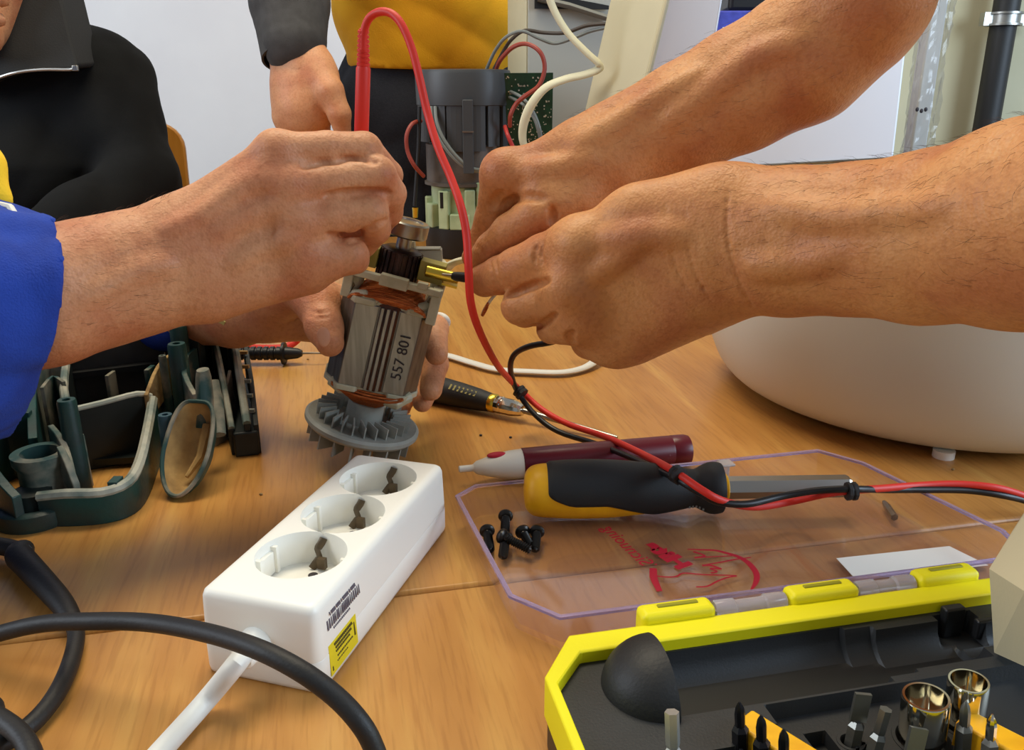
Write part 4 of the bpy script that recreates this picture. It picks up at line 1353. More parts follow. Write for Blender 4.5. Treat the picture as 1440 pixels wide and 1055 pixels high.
obj('foam_chip', MB().tube([P(312, 470, .655), P(314, 458, .65), P(318, 447, .645)], [.006, .0065, .0045], 6), mat('foam', (206, 198, 120), .8), th, label='pale yellow foam chip')
# dusty scoop
n_ = Vector((-0.12, -.74, .60)).normalized()
e1 = Vector((1, -.16, 0)).normalized()
e2 = n_.cross(e1).normalized()
if e2.z < 0:
    e2 = -e2
cc = P(262, 634, .548)
def uarc(a):
    """a U: round at the foot, squarish at the head"""
    ca, sa = math.cos(a), math.sin(a)
    if sa > 0:
        return math.copysign(abs(ca) ** .5, ca) * (1 - .12 * sa), (abs(sa) ** .6) * 1.12
    return ca * (1 - .10 * abs(sa)), sa
def scoop(r1, r2, dp, flip):
    vs, fs = [], []
    NN, MM_ = 28, 8
    for j in range(MM_ + 1):
        q_ = (PI / 2) * j / MM_
        for i in range(NN):
            a = 2 * PI * i / NN
            k2 = math.cos(q_)
            # narrower at the foot
            ca, sa = uarc(a)
            vs.append(cc + e1 * (r1 * k2 * ca) + e2 * (r2 * k2 * sa) - n_ * (dp * math.sin(q_) ** 1.3))
    for j in range(MM_):
        for i in range(NN):
            k2 = (i + 1) % NN
            f = (j * NN + i, j * NN + k2, (j + 1) * NN + k2, (j + 1) * NN + i)
            fs.append(f[::-1] if flip else f)
    fs.append(tuple(range(MM_ * NN, (MM_ + 1) * NN)))
    return MB().add(vs, fs)
so = obj('scoop', scoop(.0175, .0330, .024, False), M['green_housing'], th, smooth=60)
obj('scoop_dust', scoop(.0160, .0315, .0225, True), M['dust'], so, smooth=60, label='tan dust caked inside the scoop')
rimp = [cc + e1 * (.0168 * uarc(2 * PI * i / 40)[0]) + e2 * (.0324 * uarc(2 * PI * i / 40)[1]) + n_ * .0005 for i in range(41)]
obj('scoop_rim', MB().tube(rimp, .0016, 8, cap=False), M['green_dusty'], so)
obj('dust_ridge', MB().tube([cc + e1 * .003 + e2 * .024 - n_ * .016, cc + e1 * .002 - n_ * .017, cc - e1 * .002 - e2 * .016 - n_ * .012], [.004, .003, .0015], 8), M['dust'], so)
wl_([(218, 645, .052), (236, 612, .060), (262, 598, .066), (285, 598, .066)], .003, 'tan_rib', M['dust'], zb=.03)
wl_([(285, 640, .050), (272, 625, .060), (276, 606, .066), (288, 598, .068)], .004, 'curved_fin', M['green_dusty'], zb=.012)
obj('dusty_pillar', MB().tube([P(288, 600, .58), P(288, 560, .585), P(286, 530, .59), P(285, 520, .59)], [.009, .0085, .0075, .006], 12, flat=.7), M['green_dusty'], th)
obj('dusty_pillar', MB().tube([P(306, 612, .58), P(303, 570, .60), P(300, 535, .61)], [.006, .006, .004], 10, flat=.6), M['green_dusty'], th)
# front left boss and ring
g = G(70, 712, 0)
cb = Matrix.Translation((g.x, g.y, 0))
obj('boss', MB().lathe([(.0150, 0.002), (.0150, .030), (.0175, .034), (.0178, .0400), (.0120, .0402), (.0115, .028)], cb, 28, cap=False), M['green_dusty'], th, smooth=40)
g = G(52, 728, 0)
obj('boss_ring', MB().lathe([(.0235, 0.0), (.0245, .003), (.0242, .011), (.0220, .0125), (.0185, .0125), (.0180, .008), (.0180, .003)], Matrix.Translation((g.x, g.y, 0)), 36, cap=False), M['green_housing'], th, smooth=40)
obj('boss_core', MB().lathe([(.0120, 0.0), (.0120, .020), (.0090, .021)], Matrix.Translation((g.x, g.y, 0)), 24), M['green_dark'], th)
wl_([(-14, 690, .046), (-6, 720, .042), (14, 740, .034), (34, 750, .026)], .006, 'outer_wall')
wl_([(-14, 690, .050), (20, 672, .052), (60, 668, .050)], .006, 'outer_wall')
wl_([(100, 715, .046), (108, 722, .038), (116, 728, .024)], .0045, 'leg_rib', M['green_dusty'])
wl_([(88, 690, .050), (100, 700, .046), (108, 712, .040), (112, 722, .03)], .004, 'leg_rib', M['green_dusty'])

# ------------------------------------------------------------------ background: taken-apart appliance
BY = 1.46
k = px(655, 200, BY)
bc = P(655, 330, BY)
bm = thing('appliance_motor', 'taken-apart dark grey appliance motor drum on a pale green base, behind the motor', 'motor', (bc.x, BY, 0))
CT = Matrix.Translation((bc.x, BY, 0))
zz = lambda y: P(655, y, BY - .05).z
obj('black_base', MB().lathe([(56 * k, 0), (58 * k, .004), (58 * k, zz(322)), (52 * k, zz(320))], CT, 40), M['drum_dark'], bm)
gb = MB().lathe([(48 * k, zz(323)), (48 * k, zz(262))], CT, 36)
for a, w, h0, h1 in ((-150, 18, 322, 288), (-120, 16, 322, 268), (-95, 28, 322, 300), (-80, 14, 322, 266), (-62, 16, 290, 256), (-40, 18, 322, 278), (-20, 16, 322, 262), (-170, 14, 322, 280)):
    d_ = Vector((math.cos(R(a)), math.sin(R(a)), 0))
    gb.box(Vector((bc.x, BY, (zz(h0) + zz(h1)) / 2)) + d_ * 50 * k, (14 * k, w * k, zz(h1) - zz(h0)), Matrix.Rotation(R(a), 3, 'Z'))
obj('pale_base', gb, M['pale_green'], bm, bevel=.002)
obj('base_gap', MB().box(Vector((bc.x - 28 * k, BY - 46 * k, (zz(292) + zz(270)) / 2)), (8 * k, 8 * k, zz(270) - zz(292))), M['drum_dark'], bm)
obj('winding_band', MB().lathe([(50 * k, zz(264)), (57 * k, zz(262)), (57 * k, zz(258)), (54 * k, zz(257)), (54 * k, zz(204))], CT, 40), M['winding_brown'], bm)
obj('drum_core', MB().lathe([(50 * k, zz(206)), (50 * k, zz(140))], CT, 36), M['drum_dark'], bm)
drum = obj('drum', MB().lathe([(62 * k, zz(150)), (65 * k, zz(148)), (66 * k, zz(104)), (64 * k, zz(98)), (58 * k, zz(97)), (48 * k, zz(99)), (46 * k, zz(118))], CT, 48), M['drum_grey'], bm, smooth=35)
for a0, a1, y1 in ((-128, -112, 208), (-108, -62, 212), (-56, -40, 206), (-30, -10, 208), (-170, -138, 200)):
    for q_ in range(a0, a1, 6):
        d_ = Vector((math.cos(R(q_ + 3)), math.sin(R(q_ + 3)), 0))
        obj('drum_stave', MB().box(Vector((bc.x, BY, (zz(147) + zz(y1)) / 2)) + d_ * 61 * k, (5 * k, 6.6 * k, zz(147) - zz(y1)), Matrix.Rotation(R(q_ + 3), 3, 'Z')), M['drum_grey'], drum)
rb = MB().box(Vector((bc.x + 9 * k, BY - 66 * k, (zz(140) + zz(242)) / 2)), (14 * k, 6 * k, zz(140) - zz(242)))
obj('drum_rib', rb, M['drum_grey'], bm, bevel=.001)
obj('rib_clip', MB().box(Vector((bc.x + 9 * k, BY - 69.5 * k, zz(184))), (15 * k, 1.5 * k, 2 * k)), M['steel'], bm)
def wire(nm, pts, r_, m, parent, **kw):
    return obj(nm, MB().tube(PP(pts, 6), r_, 8, **kw), m, parent)
wire('wire', [(697, 100, 1.44), (704, 84, 1.42), (722, 66, 1.40), (742, 62, 1.39), (760, 74, 1.38), (766, 96, 1.38), (758, 120, 1.38), (740, 134, 1.38), (726, 146, 1.39), (718, 162, 1.39), (717, 178, 1.40)], .0034, M['brown_red_wire'], bm)
wire('wire', [(693, 100, 1.45), (708, 72, 1.43), (720, 55, 1.42), (738, 43, 1.42), (765, 46, 1.42), (795, 46, 1.40), (825, 36, 1.38), (856, 33, 1.36)], .0028, mat('wire_dark', (70, 62, 54), .5), bm)
wire('wire', [(684, 98, 1.45), (696, 72, 1.43), (712, 52, 1.41), (734, 44, 1.41), (758, 54, 1.41), (780, 61, 1.41), (805, 54, 1.39), (830, 44, 1.38), (856, 38, 1.36)], .0026, M['grey_wire'], bm)
for dx in (0, 6):
    wire('wire', [(606 + dx, 150, 1.395), (608 + dx, 172, 1.385), (618 + dx, 196, 1.38), (636 + dx, 220, 1.38), (656 + dx, 236, 1.385), (680, 243 - dx * .6, 1.39)], .0028, M['grey_wire'], bm)
    wire('wire', [(716, 128 + dx * 1.4, 1.43), (735, 138 + dx * 1.4, 1.40), (750, 158 + dx, 1.39), (759 - dx * .4, 182, 1.39), (762, 206, 1.40)], .0026, M['grey_wire'], bm)
wire('wire', [(592, 170, 1.41), (580, 174, 1.39), (572, 190, 1.38), (573, 212, 1.38), (582, 232, 1.38), (596, 248, 1.40)], .0032, M['brown_red_wire'], bm)
wire('wire', [(710, 178, 1.42), (714, 190, 1.40), (720, 204, 1.40), (725, 214, 1.40)], .0034, mat('wire_red', (190, 60, 56), .5), bm)
wire('rod', [(590, 150, 1.40), (589, 200, 1.40), (585, 262, 1.40), (583, 290, 1.40)], .003, M['drum_dark'], bm)
obj('plug', MB().box(P(684, 243, 1.385), (.017, .012, .017)), M['white_plastic'], bm, bevel=.001, label='small white plug')
obj('brass_terminal', MB().tube([P(584, 292, 1.40), P(584, 306, 1.40)], [.005, .004], 8), M['brass'], bm)

# circuit board leaning on the appliance shell
A_, B_ = P(776, 103, 1.47), P(776, 222, 1.445)
wd = 66 * px(745, 160, 1.46)
tdir_ = (A_ - B_).normalized()
Lp = (A_ - B_).length * 1.9
Fp = frame(A_ - tdir_ * Lp / 2 - Vector((wd / 2, 0, 0)), Vector((0, -1, -.2)), tdir_)
pb = thing('circuit_board', 'green circuit board standing behind the dark drum, with pale solder dots', 'circuit board', Fp.translation - tdir_ * Lp / 2)
bo = obj('board', MB().box(Fp.translation, (wd, Lp, .0016), Fp.to_3x3()), M['pcb'], pb)
mb = MB()
for i in range(230):
    a = rng.uniform(-.47, .47) * wd
    c = rng.uniform(-.1, .48) * Lp
    if rng.random() < .4:
        c = round(c / .012) * .012 + rng.uniform(-.0006, .0006)
    r_ = rng.uniform(.0006, .0012)
    mb.box(Fp @ Vector((a, c, .0011)), (r_ * 2, r_ * 2, .0012), Fp.to_3x3())
for row in range(3):
    for i in range(9):
        mb.box(Fp @ Vector((-.25 * wd * 0 + (.02 + i * .045) * wd, (.06 - row * .05) * Lp, .0011)), (.0026, .0011, .0006), Fp.to_3x3())
tag(obj('solder_points', mb, M['solder'], bo), kind='stuff')

# cream flat cord hanging in front of it
cc_ = [(755, -60, 1.22), (770, -10, 1.22), (782, 20, 1.22), (800, 48, 1.22), (824, 73, 1.22), (842, 90, 1.22), (840, 98, 1.22), (822, 105, 1.22), (796, 111, 1.22), (768, 123, 1.22), (748, 146, 1.22), (737, 172, 1.22), (735, 196, 1.22), (742, 216, 1.22), (752, 250, 1.2), (762, 300, 1.18), (770, 350, 1.15), (775, 392, 1.12)]
pts = PP(cc_, 6)
pts[-1].z = max(pts[-1].z, .006)
co = obj('cream_flat_cord', MB().tube(pts, [.0062] * len(pts), 12, flat=.55, up=(0.3, -.6, .7)), M['cream_cord'])
tag(co, 'cream flat cord zigzagging down behind the far hand', 'cord')

# pale appliance shell (box corner) behind the board
sA = P(742, 60, 1.50)
sh = thing('appliance_shell', 'appliance shell, left edge pale, front coloured as shaded, behind the circuit board', 'appliance shell', (sA.x, sA.y, 0))
def panel(mb, a, b_, z0, z1, th_):
    a, b_ = Vector((a.x, a.y, z1)), Vector((b_.x, b_.y, z1))
    return mb.wall([a, b_], z0, th_)
lA = P(716, 60, 1.56)
rA = P(880, 60, 1.52)
obj('side_panel', panel(MB(), lA, sA, 0, .56, .006), M['cream_shell'], sh, bevel=.001)
obj('front_panel', panel(MB(), sA, rA, 0, .46, .006), M['shell_shaded'], sh, bevel=.001)  # greyer than the side panel, shade painted into its colour
obj('shelf_edge', MB().tube([P(756, -2, 1.49), P(800, 8, 1.49), P(856, 26, 1.50)], .010, 8, flat=.5), M['grey_box'], sh)
obj('dark_slot', MB().wall([P(752, -12, 1.492), P(856, 8, 1.508)], P(760, 12, 1.49).z, .004), M['drum_dark'], sh)

# leaning cream cover with two faces
fo0, fo1 = P(952, -60, 1.20), P(841, 392, 1.16)
le0, le1 = P(876, -60, 1.28), P(771, 390, 1.22)
ri0, ri1 = P(1022, -60, 1.25), P(948, 385, 1.20)
for p in (fo1, le1, ri1):
    p.z = max(p.z, 0.002)
cv = thing('appliance_cover', 'tall cream plastic cover with two faces and a fold, leaning behind the far forearm', 'appliance cover', fo1)
def slab(a, b_, c, d, th_):
    nrm = (b_ - a).cross(d - a).normalized() * th_
    vs = [a, b_, c, d, a + nrm, b_ + nrm, c + nrm, d + nrm]
    return MB().add(vs, [(3, 2, 1, 0), (4, 5, 6, 7), (0, 1, 5, 4), (1, 2, 6, 5), (2, 3, 7, 6), (3, 0, 4, 7)])
obj('left_face', slab(le0, le1, fo1, fo0, .004), M['cream_shell'], cv, bevel=.0008)
obj('right_face', slab(fo0, fo1, ri1, ri0, .004), M['pink_white'], cv, bevel=.0008)
obj('fold_lip', MB().tube([fo0 + Vector((0, -.004, 0)), fo1 + Vector((0, -.004, 0))], .0035, 8), M['cream_shell'], cv)
obj('edge_lip', MB().tube([ri0 + Vector((0, -.003, 0)), ri1 + Vector((0, -.003, 0))], .0025, 8), M['enamel'], cv)

# blue box and dark thing glimpsed behind the cover
a = P(1050, 25, 1.62)
bb_ = thing('blue_box', 'blue box glimpsed above the far forearm, beside the cream cover', 'box', (a.x, a.y, 0))
obj('box_body', MB().box((a.x + .03, a.y, P(1030, 14, 1.55).z / 2), (.19, .12, P(1030, 14, 1.55).z)), M['blue_item'], bb_, bevel=.003)
obj('box_label', MB().box((a.x - .03, a.y - .0605, P(1030, 60, 1.55).z), (.05, .001, .05)), M['paper'], bb_)
zb_ = P(1030, 14, 1.55).z
o = obj('black_case', MB().box((a.x + .02, a.y + .01, zb_ + .04), (.12, .08, .08)), M['black_plastic'], bevel=.008)
tag(o, 'black case on top of the blue box, at the top edge of the photo', 'case')

# white enamel lid on edge, on a grey crate
e = thing('enamelled_sheet', 'white enamelled sheet lid standing on edge behind the white tub', 'panel', P(1120, 230, 1.32))
tr_, br_ = P(1292, 53, 1.30), P(1268, 222, 1.28)
bl_ = P(962, 239, 1.34)
wv = (br_ - bl_)
up_ = (tr_ - br_)
poly, hh = [], up_.length
w_ = wv.length
ux = wv.normalized()
uy = (up_ - ux * up_.dot(ux)).normalized()
r_ = .016
for cx, cy, a0 in ((w_ - r_, r_ * .3, -90), (w_ - r_, hh - r_, 0), (r_, hh - r_, 90), (r_, r_ * .3, 180)):
    rr_ = r_ if cy > .05 else r_ * .3
    for i in range(6):
        a = R(a0 + 90 * i / 5)
        poly.append((cx + rr_ * math.cos(a), cy + rr_ * math.sin(a)))
Fm = Matrix((ux, uy, ux.cross(uy))).transposed().to_4x4()
Fm.translation = bl_
obj('sheet', MB().prism(poly, -.022, 0, Fm), M['enamel'], e, bevel=.0025, seg=3)
obj('edge_bead', MB().tube([Fm @ Vector((.01, 0, .001)), Fm @ Vector((w_ - .01, 0, .001))], .0022, 8), M['steel'], e)
cr0 = P(1010, 243, 1.34)
g = thing('grey_crate', 'grey crate under the white enamelled lid, behind the near forearm', 'crate', (cr0.x + .11, 1.40, 0))
zt = min(bl_.z, br_.z) - .003
obj('crate_body', MB().box((cr0.x + .11, 1.40, (zt - .012) / 2), (.32, .16, zt - .012)), M['grey_box'], g, bevel=.003)
obj('crate_rim', MB().box((cr0.x + .11, 1.40, zt - .006), (.33, .17, .010)), M['grey_box'], g, bevel=.002)
o = obj('black_clamp', MB().tube([Vector((P(1032, 243, 1.345).x, 1.345, zt)), P(1038, 236, 1.345), P(1050, 232, 1.345), P(1064, 234, 1.345), Vector((P(1072, 243, 1.345).x, 1.345, zt))], [.009, .010, .010, .009, .008], 10), M['black_plastic'])
tag(o, 'black curved handle showing just under the white enamelled lid', 'handle')

# film-wrapped upright between the lid and the wall
w0, w1 = P(1308, 110, 1.46), None
wr = thing('wrapped_post', 'tall post wrapped in crinkled clear film between the white lid and the cream wall', 'post', (w0.x, w0.y, 0))
obj('post', MB().box((w0.x - .004, w0.y + .01, .33), (.026, .03, .66)), mat('post_grey', (222, 220, 212), .5, rgb2=(180, 178, 172), vscale=14, stretch=(1, 1, .2)), wr, bevel=.003)
vs, fs = [], []
NN, KK = 26, 70
for j in range(KK):
    z = .66 * j / (KK - 1)
    for i in range(NN):
        a = 2 * PI * i / NN
        cr_ = .0200 + rng.uniform(-.0018, .0018) + .002 * math.sin(7 * a + z * 30)
        sq_ = 1 / max(abs(math.cos(a)), abs(math.sin(a)))
        rr_ = cr_ * min(sq_, 1.25)
        vs.append((w0.x + rr_ * math.cos(a), w0.y + .01 + rr_ * math.sin(a), z))
for j in range(KK - 1):
    for i in range(NN):
        k2 = (i + 1) % NN
        fs.append((j * NN + i, j * NN + k2, (j + 1) * NN + k2, (j + 1) * NN + i))
obj('film', MB().add(vs, fs), M['wrap'], wr, smooth=0)
for i in range(3):
    p_ = P(1287 + i * 6, 154 + (i % 2) * 2, 1.44)
    obj('film_print', MB().sphere((p_.x + .004, w0.y - .0185, p_.z), (.003, .0012, .0035), 8, 6), M['ink'], wr)

# chair behind the person in black
cR = P(260, 200, 1.56)
ch = thing('wooden_chair', 'light wooden chair behind the person in the black jacket', 'chair', (cR.x - .20, 1.56, FL), R(4))
zt_ = P(240, 173, 1.56).z - FL
poly = []
for cx, cy, a0 in ((.19 - .045, zt_ - .045, 0), (-.19 + .045, zt_ - .045, 90)):
    for i in range(7):
        a = R(a0 + 15 * i)
        poly.append((cx + .045 * math.cos(a), cy + .045 * math.sin(a)))
poly += [(-.185, zt_ - .36), (.185, zt_ - .36)]
Fb = Matrix.Translation((0, .012, 0)) @ Matrix.Rotation(R(90), 4, 'X')
obj('backrest', MB().prism(poly, -.012, 0, Fb), M['chair_wood'], ch, local=True, bevel=.003)
obj('seat', MB().prism([(-.2, -.42), (.2, -.42), (.19, -.02), (-.19, -.02)], .44, .456), M['chair_wood'], ch, local=True, bevel=.004)
for sx in (-1, 1):
    obj('leg', MB().tube([(sx * .16, .03, 0), (sx * .16, .01, .44), (sx * .16, .022, zt_ - .12)], .011, 10), M['grey_box'], ch, local=True)
    obj('leg', MB().tube([(sx * .17, -.42, 0), (sx * .17, -.38, .44)], .011, 10), M['grey_box'], ch, local=True)

# ------------------------------------------------------------------ people: smooth bodies from blended round cones
class Body:
    """a distance field on a grid: rounded cones and ellipsoids blended softly, turned into one closed surface"""
    def __init__(self, vox):
        self.vox, self.pr, self.det = vox, [], []
    def rc(self, a, b, ra, rb, k=0.006, flat=None, fs=1.0, op='u'):
        self.pr.append(('rc', np.array(a, np.float32), np.array(b, np.float32), ra, rb, k, flat, fs, op))
        return self
    def el(self, c, rad, Rm=None, k=0.006, op='u'):
        self.pr.append(('el', np.array(c, np.float32), np.array(rad, np.float32), Rm, None, k, None, 1.0, op))
        return self
    def chain(self, js, k=0.006, k0=None, flat=None, fs=1.0):
        """joints (x, y, Y, radius in photo px)"""
        for i in range(len(js) - 1):
            a, b = js[i], js[i + 1]
            self.rc(P(*a[:3]), P(*b[:3]), a[3] * px(*a[:3]), b[3] * px(*b[:3]), (k0 if (i == 0 and k0 is not None) else k), flat, fs)
        return self
    def bump(self, x, y, Y, r, k=0.008, op='u', rad=None):
        q = r * px(x, y, Y)
        return self.rc(P(x, y, Y), P(x + 1, y, Y), q, q, k, op=op)
    def crease(self, pts, r, k=0.003):
        for a, b in zip(pts[:-1], pts[1:]):
            self.rc(P(*a), P(*b), r, r, k, op='s')
        return self
    def bounds(self):
        lo, hi = np.full(3, 1e9), np.full(3, -1e9)
        for p in self.pr:
            if p[8] == 's':
                continue
            if p[0] == 'rc':
                for q, r in ((p[1], p[3]), (p[2], p[4])):
                    lo, hi = np.minimum(lo, q - r), np.maximum(hi, q + r)
            else:
                r = max(p[2])
                lo, hi = np.minimum(lo, p[1] - r), np.maximum(hi, p[1] + r)
        return lo, hi
    def build(self, noise=None):
        v = self.vox
        lo, hi = self.bounds()
        lo, hi = lo - 0.012 - 3 * v, hi + 0.012 + 3 * v
        n = np.ceil((hi - lo) / v).astype(int) + 1
        F = np.full(n, 1.0, np.float32)
        axs = [(lo[i] + v * np.arange(n[i])).astype(np.float32) for i in range(3)]
        def apply(prims):
          for (kind, a, b, ra, rb, k, flat, fs, op) in prims:
            if kind == 'rc':
                R_ = max(ra, rb)
                l, h = np.minimum(a, b) - R_, np.maximum(a, b) + R_
            else:
                R_ = max(b)
                l, h = a - R_, a + R_
            m = k + 3 * v
            i0 = np.maximum(0, np.floor((l - m - lo) / v).astype(int))
            i1 = np.minimum(n, np.ceil((h + m - lo) / v).astype(int) + 1)
            if np.any(i1 <= i0):
                continue
            X = axs[0][i0[0]:i1[0], None, None] - a[0]
            Y = axs[1][None, i0[1]:i1[1], None] - a[1]
            Z = axs[2][None, None, i0[2]:i1[2]] - a[2]
            if kind == 'rc':
                ba = b - a
                l2 = float(ba @ ba) + 1e-12
                t = np.clip((X * ba[0] + Y * ba[1] + Z * ba[2]) / l2, 0, 1)
                dx, dy, dz = X - t * ba[0], Y - t * ba[1], Z - t * ba[2]
                if flat is not None:
                    f = np.array(flat, np.float32)
                    f = f / np.linalg.norm(f)
                    c = (dx * f[0] + dy * f[1] + dz * f[2]) * (1.0 / fs - 1.0)
                    dx, dy, dz = dx + c * f[0], dy + c * f[1], dz + c * f[2]
                d = np.sqrt(dx * dx + dy * dy + dz * dz) - (ra + (rb - ra) * t)
            else:
                q = (X, Y, Z)
                if ra is not None:
                    Rm = np.array(ra, np.float32)       # rows are the ellipsoid's axes
                    q = [X * Rm[i, 0] + Y * Rm[i, 1] + Z * Rm[i, 2] for i in range(3)]
                k0 = np.sqrt((q[0] / b[0]) ** 2 + (q[1] / b[1]) ** 2 + (q[2] / b[2]) ** 2)
                k1 = np.sqrt((q[0] / b[0] ** 2) ** 2 + (q[1] / b[1] ** 2) ** 2 + (q[2] / b[2] ** 2) ** 2) + 1e-9
                d = k0 * (k0 - 1.0) / k1
            S = F[i0[0]:i1[0], i0[1]:i1[1], i0[2]:i1[2]]
            if op == 'u':
                h_ = np.maximum(k - np.abs(S - d), 0) / k
                S[...] = np.minimum(S, d) - h_ * h_ * k * 0.25
            else:
                e = -d
                h_ = np.maximum(k - np.abs(S - e), 0) / k
                S[...] = np.maximum(S, e) + h_ * h_ * k * 0.25
        apply(self.pr)
        if self.det:
            more = Body(v)
            for pts, r, k, op, sink in self.det:
                path = []
                for q in smooth_path(pts, 4):
                    d = ray(q[0], q[1])
                    ts = np.arange(0.25, 2.2, v * 0.5)
                    W3 = np.array(EYE)[None] + ts[:, None] * np.array(d)[None]
                    I = np.rint((W3 - lo) / v).astype(int)
                    ok = np.all((I >= 0) & (I < n), 1)
                    I = I[ok]
                    val = F[I[:, 0], I[:, 1], I[:, 2]]
                    hit = np.argmax(val < 0)
                    if len(val) and val[hit] < 0:
                        h1 = max(hit - 1, 0)
                        f = val[h1] / (val[h1] - val[hit] + 1e-9) if hit != h1 else 0
                        t = ts[ok][h1] + f * v * 0.5
                        path.append(np.array(EYE) + np.array(d) * (t + sink))
                rs = np.interp(np.linspace(0, 1, max(len(path), 2)), [0, .25, .75, 1], [r * .45, r, r, r * .45])
                for i in range(len(path) - 1):
                    more.rc(path[i], path[i + 1], float(rs[i]), float(rs[i + 1]), k, op=op)
            apply(more.pr)
        if noise is not None:
            F = noise(F, axs)
        return nets(F, lo, v)
    def vein(self, *pts, r=.0022, k=.006):
        self.det.append((pts, r * .9, k + .003, 'u', r * 1.35))
        return self
    def line(self, *pts, r=.0010, k=.002, sink=0.0):
        self.det.append((pts, r, k, 's', sink))
        return self

def nets(F, lo, v):
    """surface nets"""
    s = F < 0
    nx, ny, nz = F.shape
    c = np.zeros((nx - 1, ny - 1, nz - 1), np.uint8)
    offs = [(i, j, k) for i in (0, 1) for j in (0, 1) for k in (0, 1)]
    for i, j, k in offs:
        c += s[i:nx - 1 + i, j:ny - 1 + j, k:nz - 1 + k]
    cells = np.argwhere((c > 0) & (c < 8))
    idx = np.full(c.shape, -1, np.int32)
    idx[cells[:, 0], cells[:, 1], cells[:, 2]] = np.arange(len(cells))
    acc = np.zeros((len(cells), 3), np.float64)
    cnt = np.zeros(len(cells))
    val = {o: F[cells[:, 0] + o[0], cells[:, 1] + o[1], cells[:, 2] + o[2]] for o in offs}
    for a in offs:
        for ax in range(3):
            if a[ax] == 0:
                b = list(a)
                b[ax] = 1
                b = tuple(b)
                va, vb = val[a], val[b]
                m = (va < 0) != (vb < 0)
                t = np.where(m, va / np.where(m, va - vb, 1), 0)
                p = np.tile(np.array(a, float), (len(cells), 1))
                p[:, ax] += t
                acc[m] += p[m]
                cnt[m] += 1
    pts = (cells + acc / cnt[:, None]) * v + lo
    quads = []
    for ax in range(3):
        u, w = (ax + 1) % 3, (ax + 2) % 3
        sl0 = [slice(None)] * 3
        sl1 = [slice(None)] * 3
        sl0[ax], sl1[ax] = slice(0, -1), slice(1, None)
        A, B = s[tuple(sl0)], s[tuple(sl1)]
        e = np.argwhere(A != B)
        ok = (e[:, u] > 0) & (e[:, w] > 0) & (e[:, u] < F.shape[u] - 1) & (e[:, w] < F.shape[w] - 1)
        e = e[ok]
        ins = A[e[:, 0], e[:, 1], e[:, 2]]
        q = []
        for du, dw in ((-1, -1), (0, -1), (0, 0), (-1, 0)):
            cc2 = e.copy()
            cc2[:, u] += du
            cc2[:, w] += dw
            q.append(idx[cc2[:, 0], cc2[:, 1], cc2[:, 2]])
        q = np.stack(q, 1)
        q[~ins] = q[~ins][:, ::-1]
        quads.append(q)
    return pts, np.concatenate(quads)

def skin_obj(name, parts, m, parent, label=None):
    """parts: list of (points, quads); one mesh object"""
    V = np.concatenate([p for p, q in parts])
    o_, Q = 0, []
    for p, q in parts:
        Q.append(q + o_)
        o_ += len(p)
    Q = np.concatenate(Q)
    inv = np.array(wm(parent).inverted())
    V = V @ inv[:3, :3].T + inv[:3, 3]
    me = bpy.data.meshes.new(name)
    me.vertices.add(len(V))
    me.vertices.foreach_set('co', V.astype(np.float32).ravel())
    me.loops.add(len(Q) * 4)
    me.loops.foreach_set('vertex_index', Q.astype(np.int32).ravel())
    me.polygons.add(len(Q))
    me.polygons.foreach_set('loop_start', np.arange(0, len(Q) * 4, 4, dtype=np.int32))
    me.update(calc_edges=True)
    me.validate()
    me.shade_smooth()
    me.materials.append(m)
    o = bpy.data.objects.new(name, me)
    C.objects.link(o)
    o.parent = parent
    WM[o.name] = wm(parent)
    if label:
        o['label'] = label
    return o
def fold_noise(amp, scale, seed=0, dirs=None):
    r = np.random.default_rng(seed)
    waves = [(r.normal(size=3) * scale * r.uniform(.6, 1.8), r.uniform(0, 6.28), r.uniform(.4, 1)) for _ in range(9)]
    def f(F, axs):
        m = np.abs(F) < 0.06
        ii = np.argwhere(m)
        Xp = np.stack([axs[0][ii[:, 0]], axs[1][ii[:, 1]], axs[2][ii[:, 2]]], 1)
        d = np.zeros(len(ii), np.float32)
        for w, p, a in waves:
            d += (a * (1 - 2 * np.abs(np.sin(Xp @ w * .5 + p)))).astype(np.float32)
        F[m] += amp * d / 3
        return F
    return f
CAMV = (0, -math.cos(PITCH), math.sin(PITCH))

def arm_hair(part, n_, parent, xr, sgn, bend, ymin=0):
    """short fine hairs lying along a forearm"""
    V, Q = part
    cen = V[Q].mean(1)
    nrm = np.cross(V[Q[:, 2]] - V[Q[:, 0]], V[Q[:, 3]] - V[Q[:, 1]])
    nrm /= np.linalg.norm(nrm, axis=1)[:, None] + 1e-12
    rel = cen - np.array(EYE)
    dep = rel[:, 1] * CP - rel[:, 2] * SP
    xp = 720 + FPX * rel[:, 0] / dep
    lim = (xp > xr[0]) & (xp < xr[1]) if sgn < 0 else (xp > 70) & (xp < xr[0])
    ok = np.argwhere(lim & (nrm[:, 2] > -.5))[:, 0]
    pick = rng.choice(ok, n_, replace=False)
    mb = MB()
    for i in pick:
        p, nn = Vector(cen[i]), Vector(nrm[i])
        d = Vector((-sgn * -1.0 if sgn > 0 else -1.0, 0, -.15)) + Vector(bend) * rng.uniform(-.6, 1.2) + Vector(rng.normal(size=3)) * .22
        d = (d - nn * d.dot(nn)).normalized()
        ln = rng.uniform(.004, .009)
        mb.tube([p - nn * .0003, p + d * ln * .4 + nn * ln * .22, p + d * ln + nn * ln * .30], [.00007, .00006, .00002], 3, cap=False)
    tag(obj('arm_hair', mb, M['arm_hair'], parent, smooth=0), kind='stuff')

# ================================================= the man at the left: two arms, the right one holds the red probe
pA = thing('person', 'person in blue sleeve at the left, holding the red probe and the motor', 'person', (-0.89, 0.68, FL))
hb = Body(0.0014)
